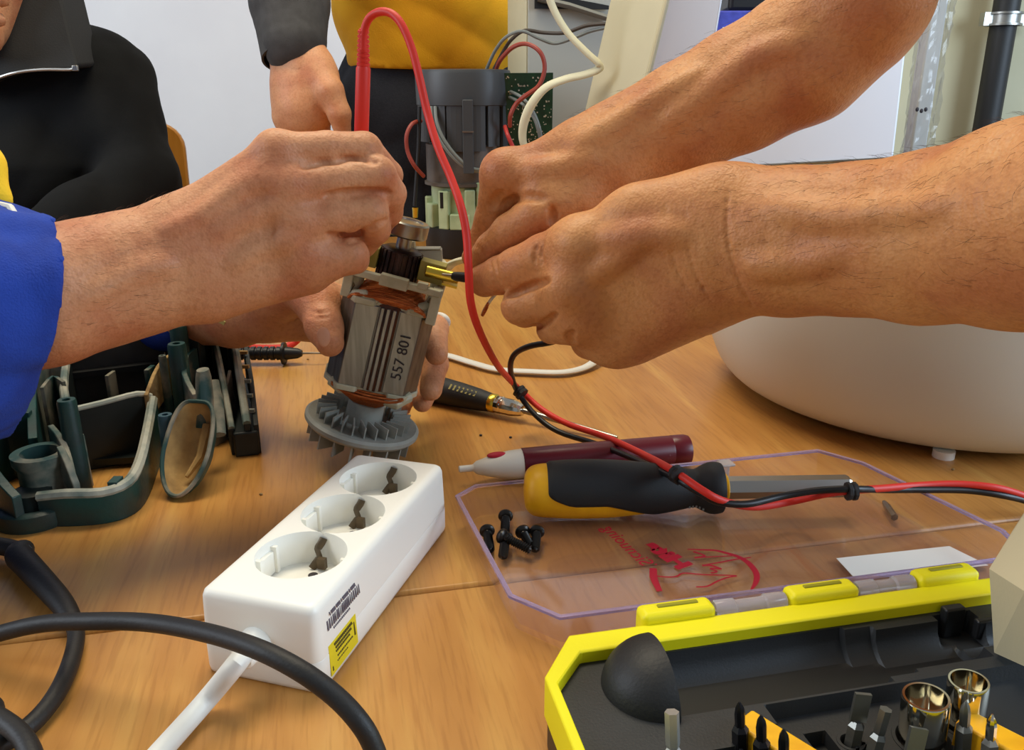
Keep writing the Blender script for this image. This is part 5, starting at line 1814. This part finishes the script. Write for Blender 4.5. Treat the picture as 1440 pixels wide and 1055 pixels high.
# right arm
KP = .012
FLT = (0.1, 1, 0.1)
hb.chain([(-150, 470, .45, 104), (60, 418, .470, 95), (140, 398, .488, 87), (200, 383, .500, 83), (255, 367, .508, 80)], k=.01, flat=FLT, fs=.80)
for a, b in (((255, 322, .508, 40), (386, 214, .522, 25)), ((262, 340, .506, 46), (402, 264, .518, 27)), ((268, 372, .506, 46), (414, 318, .518, 27)), ((280, 396, .508, 46), (422, 362, .520, 27))):
    hb.chain([a, b], k=.016, flat=FLT, fs=.8)
hb.chain([(300, 400, .512, 46), (430, 375, .525, 40)], k=.014)
hb.chain([(300, 330, .525, 60), (395, 300, .535, 58)], k=.012, flat=FLT, fs=.6)
# knuckles
for x, y, Y, r in ((388, 212, .521, 24), (404, 262, .514, 26), (416, 312, .513, 27), (424, 352, .516, 26)):
    hb.bump(x, y, Y, r, k=.010)
# fingers
hb.chain([(392, 213, .522, 26), (460, 208, .530, 23), (512, 211, .537, 25), (546, 246, .556, 20), (528, 292, .580, 16)], k=.0022, k0=.006)
hb.chain([(405, 262, .516, 27), (470, 254, .522, 25), (530, 246, .529, 27), (549, 272, .540, 22), (546, 298, .552, 20), (522, 330, .574, 17)], k=.0022, k0=.006)
hb.chain([(418, 316, .514, 27), (470, 304, .520, 25), (520, 298, .526, 26), (528, 322, .540, 21), (512, 346, .560, 17)], k=.0022, k0=.006)
hb.chain([(424, 364, .517, 31), (462, 364, .522, 29), (493, 360, .526, 25), (500, 366, .545, 18), (490, 372, .56, 15)], k=.0030, k0=.008)
hb.chain([(430, 340, .530, 26), (490, 336, .540, 22), (515, 330, .550, 18)], k=.004)
hb.chain([(300, 320, .535, 34), (400, 255, .562, 28), (480, 236, .590, 22), (512, 262, .592, 17)], k=.006)
# creases between the fingers, veins of the back of the hand
hb.line((425, 236), (450, 230), (480, 226), (508, 224), (530, 229), r=.0017, k=.0025, sink=.0006)
hb.line((458, 274), (480, 271), (510, 268), (534, 268), (548, 273), r=.0020, k=.0025, sink=.0012)
hb.line((462, 327), (485, 330), (510, 325), (530, 317), (544, 310), r=.0022, k=.0025, sink=.0016)
hb.line((470, 336), (490, 340), (508, 336), r=.0014, k=.002)
hb.vein((235, 325), (290, 300), (335, 262), (378, 232))
hb.vein((330, 372), (362, 350), (392, 344), (410, 336), r=.0018)
hb.vein((118, 420), (165, 395), (205, 378), (240, 372), r=.0026, k=.006)
hb.vein((300, 330), (345, 305), (395, 290), r=.0022, k=.006)
hb.vein((285, 305), (335, 270), (380, 250), r=.0020, k=.006)
pa1 = hb.build()
# left arm, holding the motor from behind
hl = Body(0.0016)
hl.chain([(60, 395, .82, 50), (160, 420, .76, 46), (258, 446, .700, 40), (330, 448, .668, 38), (385, 440, .650, 40)], k=.01)
hl.chain([(380, 432, .650, 40), (430, 430, .655, 44), (500, 455, .665, 44), (530, 480, .67, 40)], k=.014, flat=(0, 1, 0), fs=.6)
hl.chain([(385, 425, .640, 36), (425, 402, .618, 34), (448, 428, .598, 30), (456, 460, .578, 25), (464, 482, .566, 20)], k=.006)
hl.chain([(520, 440, .672, 26), (590, 448, .672, 21), (612, 462, .650, 18), (614, 498, .622, 16)], k=.004)
hl.chain([(520, 475, .672, 26), (592, 492, .670, 20), (612, 512, .648, 18), (606, 548, .622, 16)], k=.004)
hl.chain([(520, 505, .672, 25), (580, 522, .670, 19), (602, 545, .650, 16), (594, 566, .630, 14)], k=.004)
hl.chain([(515, 530, .672, 22), (556, 546, .668, 17), (568, 562, .650, 14), (566, 574, .635, 12)], k=.004)
hl.line((436, 436), (448, 440), (462, 438), r=.0008, k=.002)
hl.line((434, 443), (448, 447), (462, 445), r=.0007, k=.002)
pa2 = hl.build()
# shoulders and trunk inside the clothes join the two arms
hc = Body(0.008)
e1 = P(-150, 470, .45)
e2 = P(60, 395, .82)
hc.rc(e1, (-.46, .45, .09), .040, .046, .02).rc((-.46, .45, .09), (-.84, .50, .36), .047, .06, .03)
hc.rc(e2, (-.62, .88, .14), .030, .042, .02).rc((-.62, .88, .14), (-.86, .82, .36), .045, .06, .03)
hc.rc((-0.870, .52, .36), (-0.890, .84, .36), .07, .07, .05).rc((-0.910, .68, .36), (-0.930, .68, -.12), .12, .13, .06)
hc.rc((-0.890, .68, .40), (-0.880, .68, .50), .055, .052, .03)
hc.el((-0.855, .68, .60), (.098, .076, .118), k=.02).rc((-0.770, .68, .56), (-0.765, .68, .535), .030, .026, .03)
hc.rc((-0.748, .68, .60), (-0.740, .68, .580), .010, .014, .012)
for sy in (-1, 1):
    hc.el((-0.865, .68 + sy * .078, .595), (.022, .010, .030), k=.006)
    hc.rc((-0.930, .68 + sy * .08, -.12), (-0.670, .68 + sy * .12, -.20), .085, .07, .03).rc((-0.670, .68 + sy * .12, -.20), (-0.690, .68 + sy * .12, FL + .05), .065, .045, .02)
    hc.rc((-0.690, .68 + sy * .12, FL + .04), (-0.550, .68 + sy * .13, FL + .035), .04, .03, .02)
pa3 = hc.build()
bodyA = skin_obj('body', [pa1, pa2, pa3], M['skin'], pA)
arm_hair(pa1, 260, pA, (240, 360), 1, (0.25, -.1, .1))
hh = Body(0.007)
hh.el((-0.870, .68, .635), (.105, .084, .100), k=.01)
hh.rc((-0.740, .68, .58), (-0.740, .68, .50), .06, .06, .01, op='s')
skin_obj('hair', [hh.build()], M['hair'], pA)
# blue jacket with the wide sleeve pushed to the elbow
ja = Body(0.0034)
qx = px(0, 450, .46)
ja.el(P(-62, 450, .462), (124 * qx, .066, 166 * qx), k=.02)
ja.rc(P(70, 417, .472), P(-100, 436, .45), 106 * qx, 120 * qx, .02)
ja.rc(P(-40, 548, .47), P(-90, 520, .45), 74 * qx, 95 * qx, .02)
ja.rc(P(-130, 450, .45), (-.46, .45, .09), .062, .075, .03).rc((-.46, .45, .09), (-.84, .50, .37), .078, .10, .05)
def cuff_cut(F, axs):
    F = fold_noise(.0030, 55, 3)(F, axs)
    p0, n_ = P(56, 420, .470), ((P(140, 404, .490) - P(60, 418, .470)).normalized() + Vector((0, 0, -.34))).normalized()
    pl_ = (axs[0][:, None, None] - p0.x) * n_.x + (axs[1][None, :, None] - p0.y) * n_.y + (axs[2][None, None, :] - p0.z) * n_.z
    return np.maximum(F, pl_.astype(np.float32))
sleeve1 = ja.build(cuff_cut)
jb = Body(0.007)
jb.rc(P(256, 446, .702), P(160, 420, .76), .027, .036, .02).rc(P(160, 420, .76), e2, .036, .042, .02).rc(e2, (-.62, .88, .14), .042, .06, .03).rc((-.62, .88, .14), (-.86, .82, .37), .066, .10, .05)
jb.rc((-.87, .52, .37), (-.89, .84, .37), .10, .10, .06).rc((-.92, .68, .36), (-.94, .68, -.14), .15, .165, .06)
sleeve2 = jb.build(fold_noise(.006, 40, 5))
skin_obj('jacket', [sleeve1, sleeve2], M['blue_cloth'], pA, label='blue work jacket')
jt = Body(0.0034)
jt.rc(P(-14, 236, .49), P(8, 280, .486), 6 * qx, 9 * qx, .012)
jt.rc(P(-40, 236, .49), P(-20, 282, .486), 26 * qx, 14 * qx, .012)
jt.rc(P(-60, 240, .49), (-.62, .50, .28), .02, .05, .02)
skin_obj('yellow_trim', [jt.build(fold_noise(.002, 60, 8))], M['trim_yellow'], pA, label='yellow cloth trim')
obj('piping', MB().tube([P(24, 322, .462), P(22, 305, .466), P(14, 292, .47), P(-4, 288, .474), P(-30, 290, .476)], .0022, 8), M['paper'], pA, label='white piping')
jp = Body(0.008)
for sy in (-1, 1):
    jp.rc((-0.930, .68 + sy * .08, -.12), (-0.670, .68 + sy * .12, -.20), .10, .085, .04).rc((-0.670, .68 + sy * .12, -.20), (-0.690, .68 + sy * .12, FL + .08), .08, .062, .03)
skin_obj('trousers', [jp.build(fold_noise(.006, 30, 9))], M['navy_cloth'], pA)
sh_ = Body(0.007)
for sy in (-1, 1):
    sh_.rc((-0.700, .68 + sy * .12, FL + .045), (-0.540, .68 + sy * .13, FL + .042), .045, .038, .02)
skin_obj('shoes', [sh_.build()], M['black_rubber'], pA)
nl = P(455, 474, .5475)
Fn = frame(nl, (P(455, 474, .5) - nl), (0, .3, 1))
obj('thumbnail', MB().sphere(nl, (.0046, .0066, .0014), 16, 8, M=Fn.to_3x3()), M['nail'], pA, label='thumbnail')

# ================================================= the man at the right: both forearms reach in
pB = thing('person', 'person at the right with bare forearms, both fists together at the motor', 'person', (0.80, 0.72, FL))
FB = (0.15, 1, -.1)
nb = Body(0.0012)
nb.chain([(1600, 300, .34, 165), (1440, 318, .385, 143), (1300, 336, .42, 116), (1200, 338, .445, 102), (1110, 341, .465, 100), (1030, 342, .480, 97)], k=.01, flat=FB, fs=.80)
nb.chain([(1030, 300, .480, 56), (900, 312, .490, 52)], k=.016, flat=FB, fs=.75)
for a, b in (((1010, 300, .482, 54), (818, 345, .500, 38)), ((1010, 335, .480, 60), (806, 400, .500, 40)), ((1005, 375, .482, 60), (818, 442, .504, 38)), ((1000, 398, .486, 56), (862, 474, .510, 36))):
    nb.chain([a, b], k=.018, flat=FB, fs=.8)
nb.chain([(960, 420, .49, 52), (890, 462, .505, 46)], k=.016)
nb.chain([(960, 350, .505, 70), (850, 400, .52, 70)], k=.012, flat=FB, fs=.6)
for x, y, Y, r in ((812, 345, .492, 34), (798, 405, .490, 36), (815, 446, .496, 34), (862, 474, .505, 34)):
    nb.bump(x, y, Y, r, k=.012)
nb.chain([(815, 345, .500, 38), (765, 362, .510, 33), (728, 379, .522, 31), (704, 387, .535, 27), (682, 394, .550, 24)], k=.0022, k0=.008)
nb.chain([(806, 408, .498, 36), (765, 422, .506, 29), (732, 430, .514, 27), (738, 438, .535, 22), (770, 440, .555, 18)], k=.0024, k0=.008)
nb.chain([(815, 446, .500, 32), (788, 458, .508, 25), (776, 462, .514, 21), (790, 460, .540, 18)], k=.0024, k0=.008)
nb.chain([(862, 476, .508, 33), (826, 482, .516, 21), (830, 474, .540, 18)], k=.0030, k0=.008)
nb.chain([(960, 320, .53, 40), (830, 345, .555, 32), (740, 372, .570, 25), (692, 384, .574, 19)], k=.006)
nb.line((772, 395), (755, 400), (735, 408), (715, 415), (698, 421), r=.0022, k=.0025, sink=.001)
nb.line((770, 397), (752, 402), (733, 410), (715, 417), (698, 423), r=.0022, k=.002, sink=.0042)
nb.line((784, 440), (770, 452), (758, 459), r=.0018, k=.002, sink=.0015)
nb.line((776, 448), (764, 456), (756, 460), r=.0016, k=.002, sink=.004)
nb.line((806, 468), (800, 476), (806, 484), r=.0014, k=.003)
nb.line((690, 368), (692, 384), (696, 402), r=.0007, k=.0015)
nb.line((698, 366), (699, 382), (703, 400), r=.0007, k=.0015)
nb.line((756, 345), (752, 358), (754, 370), r=.0007, k=.002)
nb.line((764, 342), (761, 356), (764, 370), r=.0006, k=.002)
nb.line((935, 290), (940, 330), (950, 375), (968, 408), r=.0007, k=.0016)
nb.line((962, 300), (967, 340), (978, 385), (1000, 420), r=.0007, k=.0016)
nb.line((1025, 262), (1022, 310), (1027, 355), (1042, 400), (1058, 432), r=.0008, k=.0016)
nb.vein((1330, 290), (1240, 300), (1160, 305), (1090, 292), r=.0026, k=.008)
nb.vein((905, 330), (870, 362), (835, 385), r=.0022, k=.007)
nb.vein((1180, 360), (1110, 372), (1060, 372), r=.0024, k=.008)
nb.vein((960, 330), (900, 330), (850, 338), r=.0026, k=.008)
pb1 = nb.build()
fb = Body(0.0015)
FF = (0.2, 1, -.1)
fb.chain([(1222, -10, .535, 84), (1196, 24, .540, 84), (1130, 80, .548, 88), (1040, 128, .556, 80), (960, 168, .560, 72), (890, 200, .560, 63), (830, 224, .558, 58)], k=.012, flat=FF, fs=.85)
fb.chain([(1222, -10, .535, 84), (1232, -170, .56, 96)], k=.012)
fb.chain([(845, 212, .556, 46), (712, 246, .556, 30)], k=.014, flat=FF, fs=.8)
fb.chain([(845, 232, .565, 50), (735, 262, .585, 32)], k=.014)
fb.chain([(850, 245, .555, 48), (790, 286, .545, 38)], k=.014)
fb.bump(708, 243, .556, 28, k=.010)
fb.bump(765, 266, .542, 24, k=.014)
fb.chain([(712, 246, .557, 31), (700, 278, .562, 26), (692, 308, .566, 24), (676, 342, .570, 19), (664, 362, .572, 15)], k=.003, k0=.008)
fb.chain([(738, 262, .586, 30), (712, 310, .598, 24), (694, 345, .597, 19), (684, 372, .592, 16)], k=.003, k0=.008)
fb.chain([(760, 280, .60, 28), (735, 330, .612, 22), (715, 370, .606, 17)], k=.003, k0=.008)
fb.chain([(780, 300, .612, 26), (760, 345, .622, 20), (742, 376, .616, 15)], k=.003, k0=.008)
fb.chain([(805, 284, .545, 42), (758, 304, .538, 33), (718, 328, .542, 27), (692, 350, .550, 23), (674, 366, .558, 18)], k=.003, k0=.010)
fb.line((776, 293), (779, 302), (776, 312), r=.0018, k=.003)
fb.line((705, 290), (720, 282), (740, 277), (765, 280), r=.0014, k=.004)
fb.line((690, 292), (696, 282), (706, 272), r=.0010, k=.004)
fb.line((668, 345), (676, 352), (680, 364), r=.0006, k=.0015)
fb.vein((985, 108), (925, 138), (865, 176), (810, 208), r=.0026, k=.008)
fb.vein((1120, 62), (1060, 82), (1000, 128), (940, 172), r=.0026, k=.008)
fb.vein((830, 225), (780, 238), (735, 240), r=.0024, k=.008)
pb2 = fb.build()
bc_ = Body(0.008)
eN = P(1600, 300, .34)
eF = P(1232, -170, .56)
bc_.rc(eN, (0.520, .34, .30), .026, .052, .02).rc((0.520, .34, .30), (0.680, .55, .66), .054, .062, .03)
bc_.rc(eF, (0.630, .78, .72), .040, .064, .03)
bc_.rc((0.700, .55, .68), (0.700, .84, .70), .075, .075, .05).rc((0.730, .70, .68), (0.820, .72, .15), .13, .14, .06)
bc_.rc((0.700, .70, .74), (0.660, .70, .84), .058, .055, .03)
bc_.el((0.615, .70, .945), (.098, .077, .120), k=.02).rc((0.530, .70, .90), (0.525, .70, .875), .030, .026, .03)
bc_.rc((0.505, .70, .945), (0.498, .70, .925), .010, .014, .012)
for sy in (-1, 1):
    bc_.el((0.625, .70 + sy * .079, .94), (.022, .010, .030), k=.006)
    bc_.rc((0.820, .72 + sy * .08, .15), (0.820, .72 + sy * .10, -.30), .10, .075, .03).rc((0.820, .72 + sy * .10, -.30), (0.840, .72 + sy * .10, FL + .06), .07, .048, .02)
    bc_.rc((0.840, .72 + sy * .10, FL + .04), (0.710, .72 + sy * .11, FL + .035), .04, .03, .02)
skin_obj('body', [pb1, pb2, bc_.build()], M['skin_tan'], pB)
arm_hair(pb1, 700, pB, (1010, 1500), -1, (-.5, 0, -.3), ymin=1)
arm_hair(pb2, 700, pB, (800, 1320), -1, (-.5, 0, -.3))
tb_ = Body(0.008)
tb_.rc((0.610, .46, .49), (0.680, .55, .67), .078, .090, .03).rc(tuple(np.array(eF) * .35 + np.array((0.630, .78, .72)) * .65), (0.650, .80, .72), .082, .088, .03)
tb_.rc((0.700, .55, .68), (0.700, .84, .70), .095, .095, .06).rc((0.730, .70, .66), (0.820, .72, .13), .165, .175, .06)
skin_obj('shirt', [tb_.build(fold_noise(.006, 36, 12))], M['grey_cloth'], pB)
tj = Body(0.009)
for sy in (-1, 1):
    tj.rc((0.820, .72 + sy * .08, .12), (0.820, .72 + sy * .10, -.30), .125, .095, .03).rc((0.820, .72 + sy * .10, -.30), (0.840, .72 + sy * .10, FL + .08), .09, .066, .03)
skin_obj('trousers', [tj.build(fold_noise(.006, 30, 13))], M['navy_cloth'], pB)
sh_ = Body(0.007)
for sy in (-1, 1):
    sh_.rc((0.850, .72 + sy * .10, FL + .045), (0.700, .72 + sy * .11, FL + .042), .045, .038, .02)
skin_obj('shoes', [sh_.build()], M['black_rubber'], pB)
hh = Body(0.007)
hh.el((0.635, .70, .975), (.105, .084, .102), k=.01)
hh.rc((0.505, .70, .93), (0.505, .70, .85), .06, .06, .01, op='s')
skin_obj('hair', [hh.build()], M['hair'], pB)

# ================================================= seated person in black at the left
pJ = thing('person', 'seated person in black zipped jacket at the upper left, jaw and shoulder showing', 'person', (P(20, 300, 1.40).x, 1.40, FL))
kJ = px(60, 150, 1.40)
def J(x, y, Y, r):
    return (x, y, Y, r)
bj = Body(0.006)
bj.el(P(-62, -62, 1.34), (84 * kJ, .10, 122 * kJ), k=.02)
bj.rc(P(-40, 30, 1.31), P(-22, 52, 1.28), 44 * kJ, 22 * kJ, .03)
bj.rc(P(-6, -10, 1.27), P(2, -2, 1.262), 9 * kJ, 10 * kJ, .015)
bj.rc(P(-14, 20, 1.262), P(2, 24, 1.262), 5 * kJ, 5 * kJ, .01).rc(P(-14, 31, 1.262), P(2, 33, 1.262), 5 * kJ, 5 * kJ, .01)
bj.el(P(-104, -20, 1.30), (.012, .03, .034), k=.008)
bj.rc(P(-55, 40, 1.38), P(-45, 120, 1.42), 52 * kJ, 60 * kJ, .03)
bj.rc(P(-45, 160, 1.45), P(-20, 400, 1.45), 110 * kJ, 120 * kJ, .05)
bj.chain([(-10, 130, 1.43, 55), (160, 125, 1.42, 40), (205, 250, 1.35, 36), (110, 318, 1.22, 30), (30, 345, 1.14, 24)], k=.03)
bj.chain([(-60, 130, 1.43, 55), (-250, 140, 1.42, 40), (-290, 280, 1.35, 36), (-200, 330, 1.22, 30), (-120, 350, 1.12, 24)], k=.03)
for sx, x in ((-1, -.02), (1, .16)):
    xx = P(20, 300, 1.40).x + sx * .10
    bj.rc((xx, 1.42, -.26), (xx, 1.10, -.24), .085, .065, .04).rc((xx, 1.10, -.24), (xx, 1.12, FL + .07), .06, .045, .02).rc((xx, 1.12, FL + .04), (xx, .99, FL + .035), .04, .03, .02)
for (x, y, Y) in ((30, 345, 1.14), (-120, 350, 1.12)):
    c = P(x, y, Y)
    bj.el(c + Vector((-.03, -.03, -.012)), (.05, .035, .024), k=.02)
    for i in range(4):
        a = c + Vector((-.055, -.055 + i * .016, -.012))
        bj.rc(a, a + Vector((-.035, -.018, -.008)), .0095, .0085, .004).rc(a + Vector((-.035, -.018, -.008)), a + Vector((-.048, -.022, -.026)), .0085, .0075, .004)
    bj.rc(c + Vector((-.01, -.055, -.01)), c + Vector((-.05, -.082, -.016)), .012, .0085, .008)
skin_obj('body', [bj.build()], M['skin'], pJ)
jk = Body(0.006)
jk.rc(P(-45, 150, 1.45), P(-20, 420, 1.45), 130 * kJ, 150 * kJ, .05)
jk.chain([(-10, 128, 1.43, 85), (100, 100, 1.43, 60), (146, 124, 1.42, 56), (172, 185, 1.385, 44), (205, 252, 1.35, 44)], k=.04)
jk.chain([(205, 252, 1.35, 46), (110, 318, 1.22, 44), (40, 340, 1.16, 36)], k=.03)
jk.chain([(-70, 130, 1.43, 75), (-250, 140, 1.42, 64), (-290, 280, 1.35, 52), (-200, 330, 1.22, 44), (-130, 350, 1.14, 36)], k=.04)
jk.chain([(40, 90, 1.42, 60), (60, 240, 1.40, 110)], k=.05)
skin_obj('jacket', [jk.build(fold_noise(.008, 26, 21))], M['black_cloth'], pJ, label='black jacket')
# standing collar with the open zip
cq = [(-30, -60), (70, -60), (86, 0), (98, 50), (109, 92), (104, 97), (60, 98), (24, 102), (-8, 112), (-40, 128)]
cf = [P(x, y, 1.300 + (100 - y) * .0004) for x, y in cq]
ck = [p + Vector((0, .075, .004)) for p in cf]
m_ = len(cf)
vs = cf + ck
fs = [tuple(range(m_)), tuple(reversed(range(m_, 2 * m_)))] + [((i + 1) % m_, i, m_ + i, m_ + (i + 1) % m_) for i in range(m_)]
obj('collar', MB().add(vs, fs), mat('collar_cloth', (34, 34, 33), .85, bump=.25, bscale=500), pJ, bevel=.008, seg=3, smooth=60)
zp = [P(x, y, 1.296) for x, y in [(108, 95), (98, 98), (60, 98), (24, 102), (-8, 112), (-40, 128)]]
obj('zip', MB().tube([Vector(p) for p in smooth_path([tuple(p) for p in zp], 4)], .0024, 8), M['zinc'], pJ, label='silver zip along the collar')
obj('zip_stop', MB().box(P(106, 96, 1.292), (.008, .005, .008)), M['steel'], pJ, bevel=.001)
hj = Body(0.005)
hj.el(P(-62, -85, 1.38), (92 * kJ, .11, 120 * kJ), k=.01)
hj.rc(P(30, -30, 1.36), P(27, 50, 1.35), 12 * kJ, 5 * kJ, .01)
hj.rc(P(-20, -40, 1.22), P(-20, 60, 1.22), .075, .075, .01, op='s')
skin_obj('hair', [hj.build(fold_noise(.004, 120, 4))], M['hair'], pJ)
tj = Body(0.009)
for sx in (-1, 1):
    xx = P(20, 300, 1.40).x + sx * .10
    tj.rc((xx, 1.44, -.26), (xx, 1.10, -.24), .10, .08, .04).rc((xx, 1.10, -.24), (xx, 1.12, FL + .09), .078, .06, .02)
skin_obj('trousers', [tj.build(fold_noise(.006, 30, 23))], M['navy_cloth'], pJ)
sh_ = Body(0.007)
for sx in (-1, 1):
    xx = P(20, 300, 1.40).x + sx * .10
    sh_.rc((xx, 1.13, FL + .045), (xx, .97, FL + .042), .045, .038, .02)
skin_obj('shoes', [sh_.build()], M['black_rubber'], pJ)

# ================================================= standing person in yellow behind the table
YX = P(604, 200, 1.72).x
pY = thing('person', 'standing person in yellow shirt and dark trousers behind the table, one arm hanging', 'person', (YX, 1.74, FL))
by = Body(0.006)
by.rc((YX, 1.74, .30), (YX - .02, 1.74, .66), .10, .13, .06, flat=(0, 1, 0), fs=.7)
by.rc((YX - .17, 1.74, .70), (YX + .14, 1.74, .70), .06, .06, .06)
by.rc((YX - .02, 1.74, .74), (YX - .02, 1.72, .82), .056, .054, .03)
by.el((YX - .02, 1.71, .915), (.077, .098, .120), k=.02).rc((YX - .02, 1.63, .86), (YX - .02, 1.625, .84), .030, .026, .03)
by.rc((YX - .02, 1.605, .915), (YX - .02, 1.598, .895), .010, .014, .012)
for sx in (-1, 1):
    by.el((YX - .02 + sx * .079, 1.715, .91), (.010, .022, .030), k=.006)
    by.rc((YX + sx * .075, 1.74, .18), (YX + sx * .09, 1.75, -.28), .075, .07, .03).rc((YX + sx * .09, 1.75, -.28), (YX + sx * .09, 1.77, FL + .06), .06, .045, .02)
    by.rc((YX + sx * .09, 1.76, FL + .04), (YX + sx * .10, 1.63, FL + .035), .04, .03, .02)
# the arm on the left of the photo
by.chain([(420, -300, 1.62, 50), (405, -60, 1.50, 42), (414, 70, 1.42, 34)], k=.03)
by.chain([(414, 70, 1.42, 36), (428, 104, 1.41, 45)], k=.02, flat=(.3, 1, 0), fs=.75)
ry = Body(0.0028)
ry.chain([(411, 40, 1.43, 38), (418, 78, 1.42, 38), (430, 112, 1.41, 44), (428, 140, 1.40, 42)], k=.02, flat=(.3, 1, 0), fs=.72)
for a in ([(405, 120, 1.405, 22), (403, 165, 1.40, 19), (410, 195, 1.405, 15), (420, 205, 1.42, 13)], [(420, 125, 1.402, 22), (420, 172, 1.39, 19), (425, 202, 1.40, 15), (432, 210, 1.42, 13)],
          [(436, 125, 1.402, 21), (436, 170, 1.39, 18), (440, 198, 1.40, 15), (446, 206, 1.42, 13)], [(448, 122, 1.405, 18), (449, 160, 1.40, 15), (452, 185, 1.41, 13)]):
    ry.chain(a, k=.005, k0=.02)
ry.chain([(446, 92, 1.40, 20), (464, 128, 1.375, 19), (477, 160, 1.37, 16), (482, 186, 1.375, 12)], k=.006, k0=.014)
ry.bump(418, 152, 1.385, 18, k=.02)
# other arm
by.rc((YX + .17, 1.74, .68), (YX + .24, 1.76, .40), .05, .042, .03).rc((YX + .24, 1.76, .40), (YX + .22, 1.66, .17), .04, .03, .02)
by.el((YX + .215, 1.64, .10), (.03, .022, .06), k=.02)
for i in range(4):
    by.rc((YX + .20 + i * .012, 1.64, .06), (YX + .20 + i * .012, 1.63, .0), .009, .007, .004)
by.rc((YX + .19, 1.635, .12), (YX + .18, 1.62, .06), .011, .008, .006)
skin_obj('body', [by.build(), ry.build()], M['skin'], pY)
kY = px(600, 60, 1.68)
ts = Body(0.005)
ts.rc(P(606, 62, 1.72), P(604, -20, 1.72), 117 * kY, 120 * kY, .04, flat=(0, 1, 0), fs=.62)
ts.rc(P(604, -20, 1.72), (YX - .02, 1.74, .62), 120 * kY, .17, .06, flat=(0, 1, 0), fs=.65)
ts.rc((YX - .17, 1.74, .68), (YX + .14, 1.74, .68), .085, .085, .06)
def hem(F, axs):
    F = fold_noise(.013, 26, 31)(F, axs)
    zc = axs[2][None, None, :] - (P(600, 98, 1.64).z + .03 * (axs[0][:, None, None] - YX) * -1.0)
    return np.maximum(F, np.broadcast_to(-zc, F.shape))
skin_obj('shirt', [ts.build(hem)], M['yellow_cloth'], pY, label='yellow shirt')
sl_ = Body(0.004)
sl_.chain([(414, 60, 1.42, 44), (409, 10, 1.45, 50), (404, -60, 1.50, 58), (425, -300, 1.62, 72)], k=.02)
sl_.rc((YX + .17, 1.74, .68), (YX + .24, 1.76, .40), .075, .062, .03).rc((YX + .24, 1.76, .40), (YX + .22, 1.67, .20), .058, .045, .02)
sl_.chain([(420, 82, 1.42, 50), (424, 110, 1.41, 60)], k=.004)
sl_.pr.pop()
skin_obj('sleeves', [sl_.build(fold_noise(.004, 40, 33))], M['grey_cloth'], pY, label='grey shirt sleeve')
F = frame(P(413, 80, 1.42), P(406, 20, 1.45) - P(413, 80, 1.42))
obj('cuff', MB().lathe([(.0455, -.004), (.0490, -.004), (.0515, .03), (.0545, .062), (.050, .066)], F, 32, cap=False), M['grey_cloth'], pY, smooth=50)
tr_ = Body(0.007)
tr_.rc(P(604, 98, 1.73), P(604, 150, 1.73), 117 * kY, 117 * kY, .04, flat=(0, 1, 0), fs=.6)
for sx in (-1, 1):
    tr_.rc((YX + sx * .085, 1.74, .24), (YX + sx * .09, 1.75, -.28), .098, .088, .03).rc((YX + sx * .09, 1.75, -.28), (YX + sx * .09, 1.77, FL + .08), .085, .068, .03)
skin_obj('trousers', [tr_.build(fold_noise(.006, 30, 35))], M['navy_cloth'], pY, label='dark trousers')
sh_ = Body(0.007)
for sx in (-1, 1):
    sh_.rc((YX + sx * .09, 1.77, FL + .045), (YX + sx * .10, 1.61, FL + .042), .045, .038, .02)
skin_obj('shoes', [sh_.build()], M['black_rubber'], pY)
hh = Body(0.008)
hh.el((YX - .02, 1.735, .945), (.085, .105, .102), k=.01)
hh.rc((YX - .02, 1.60, .91), (YX - .02, 1.60, .82), .06, .06, .01, op='s')
skin_obj('hair', [hh.build()], M['hair'], pY)
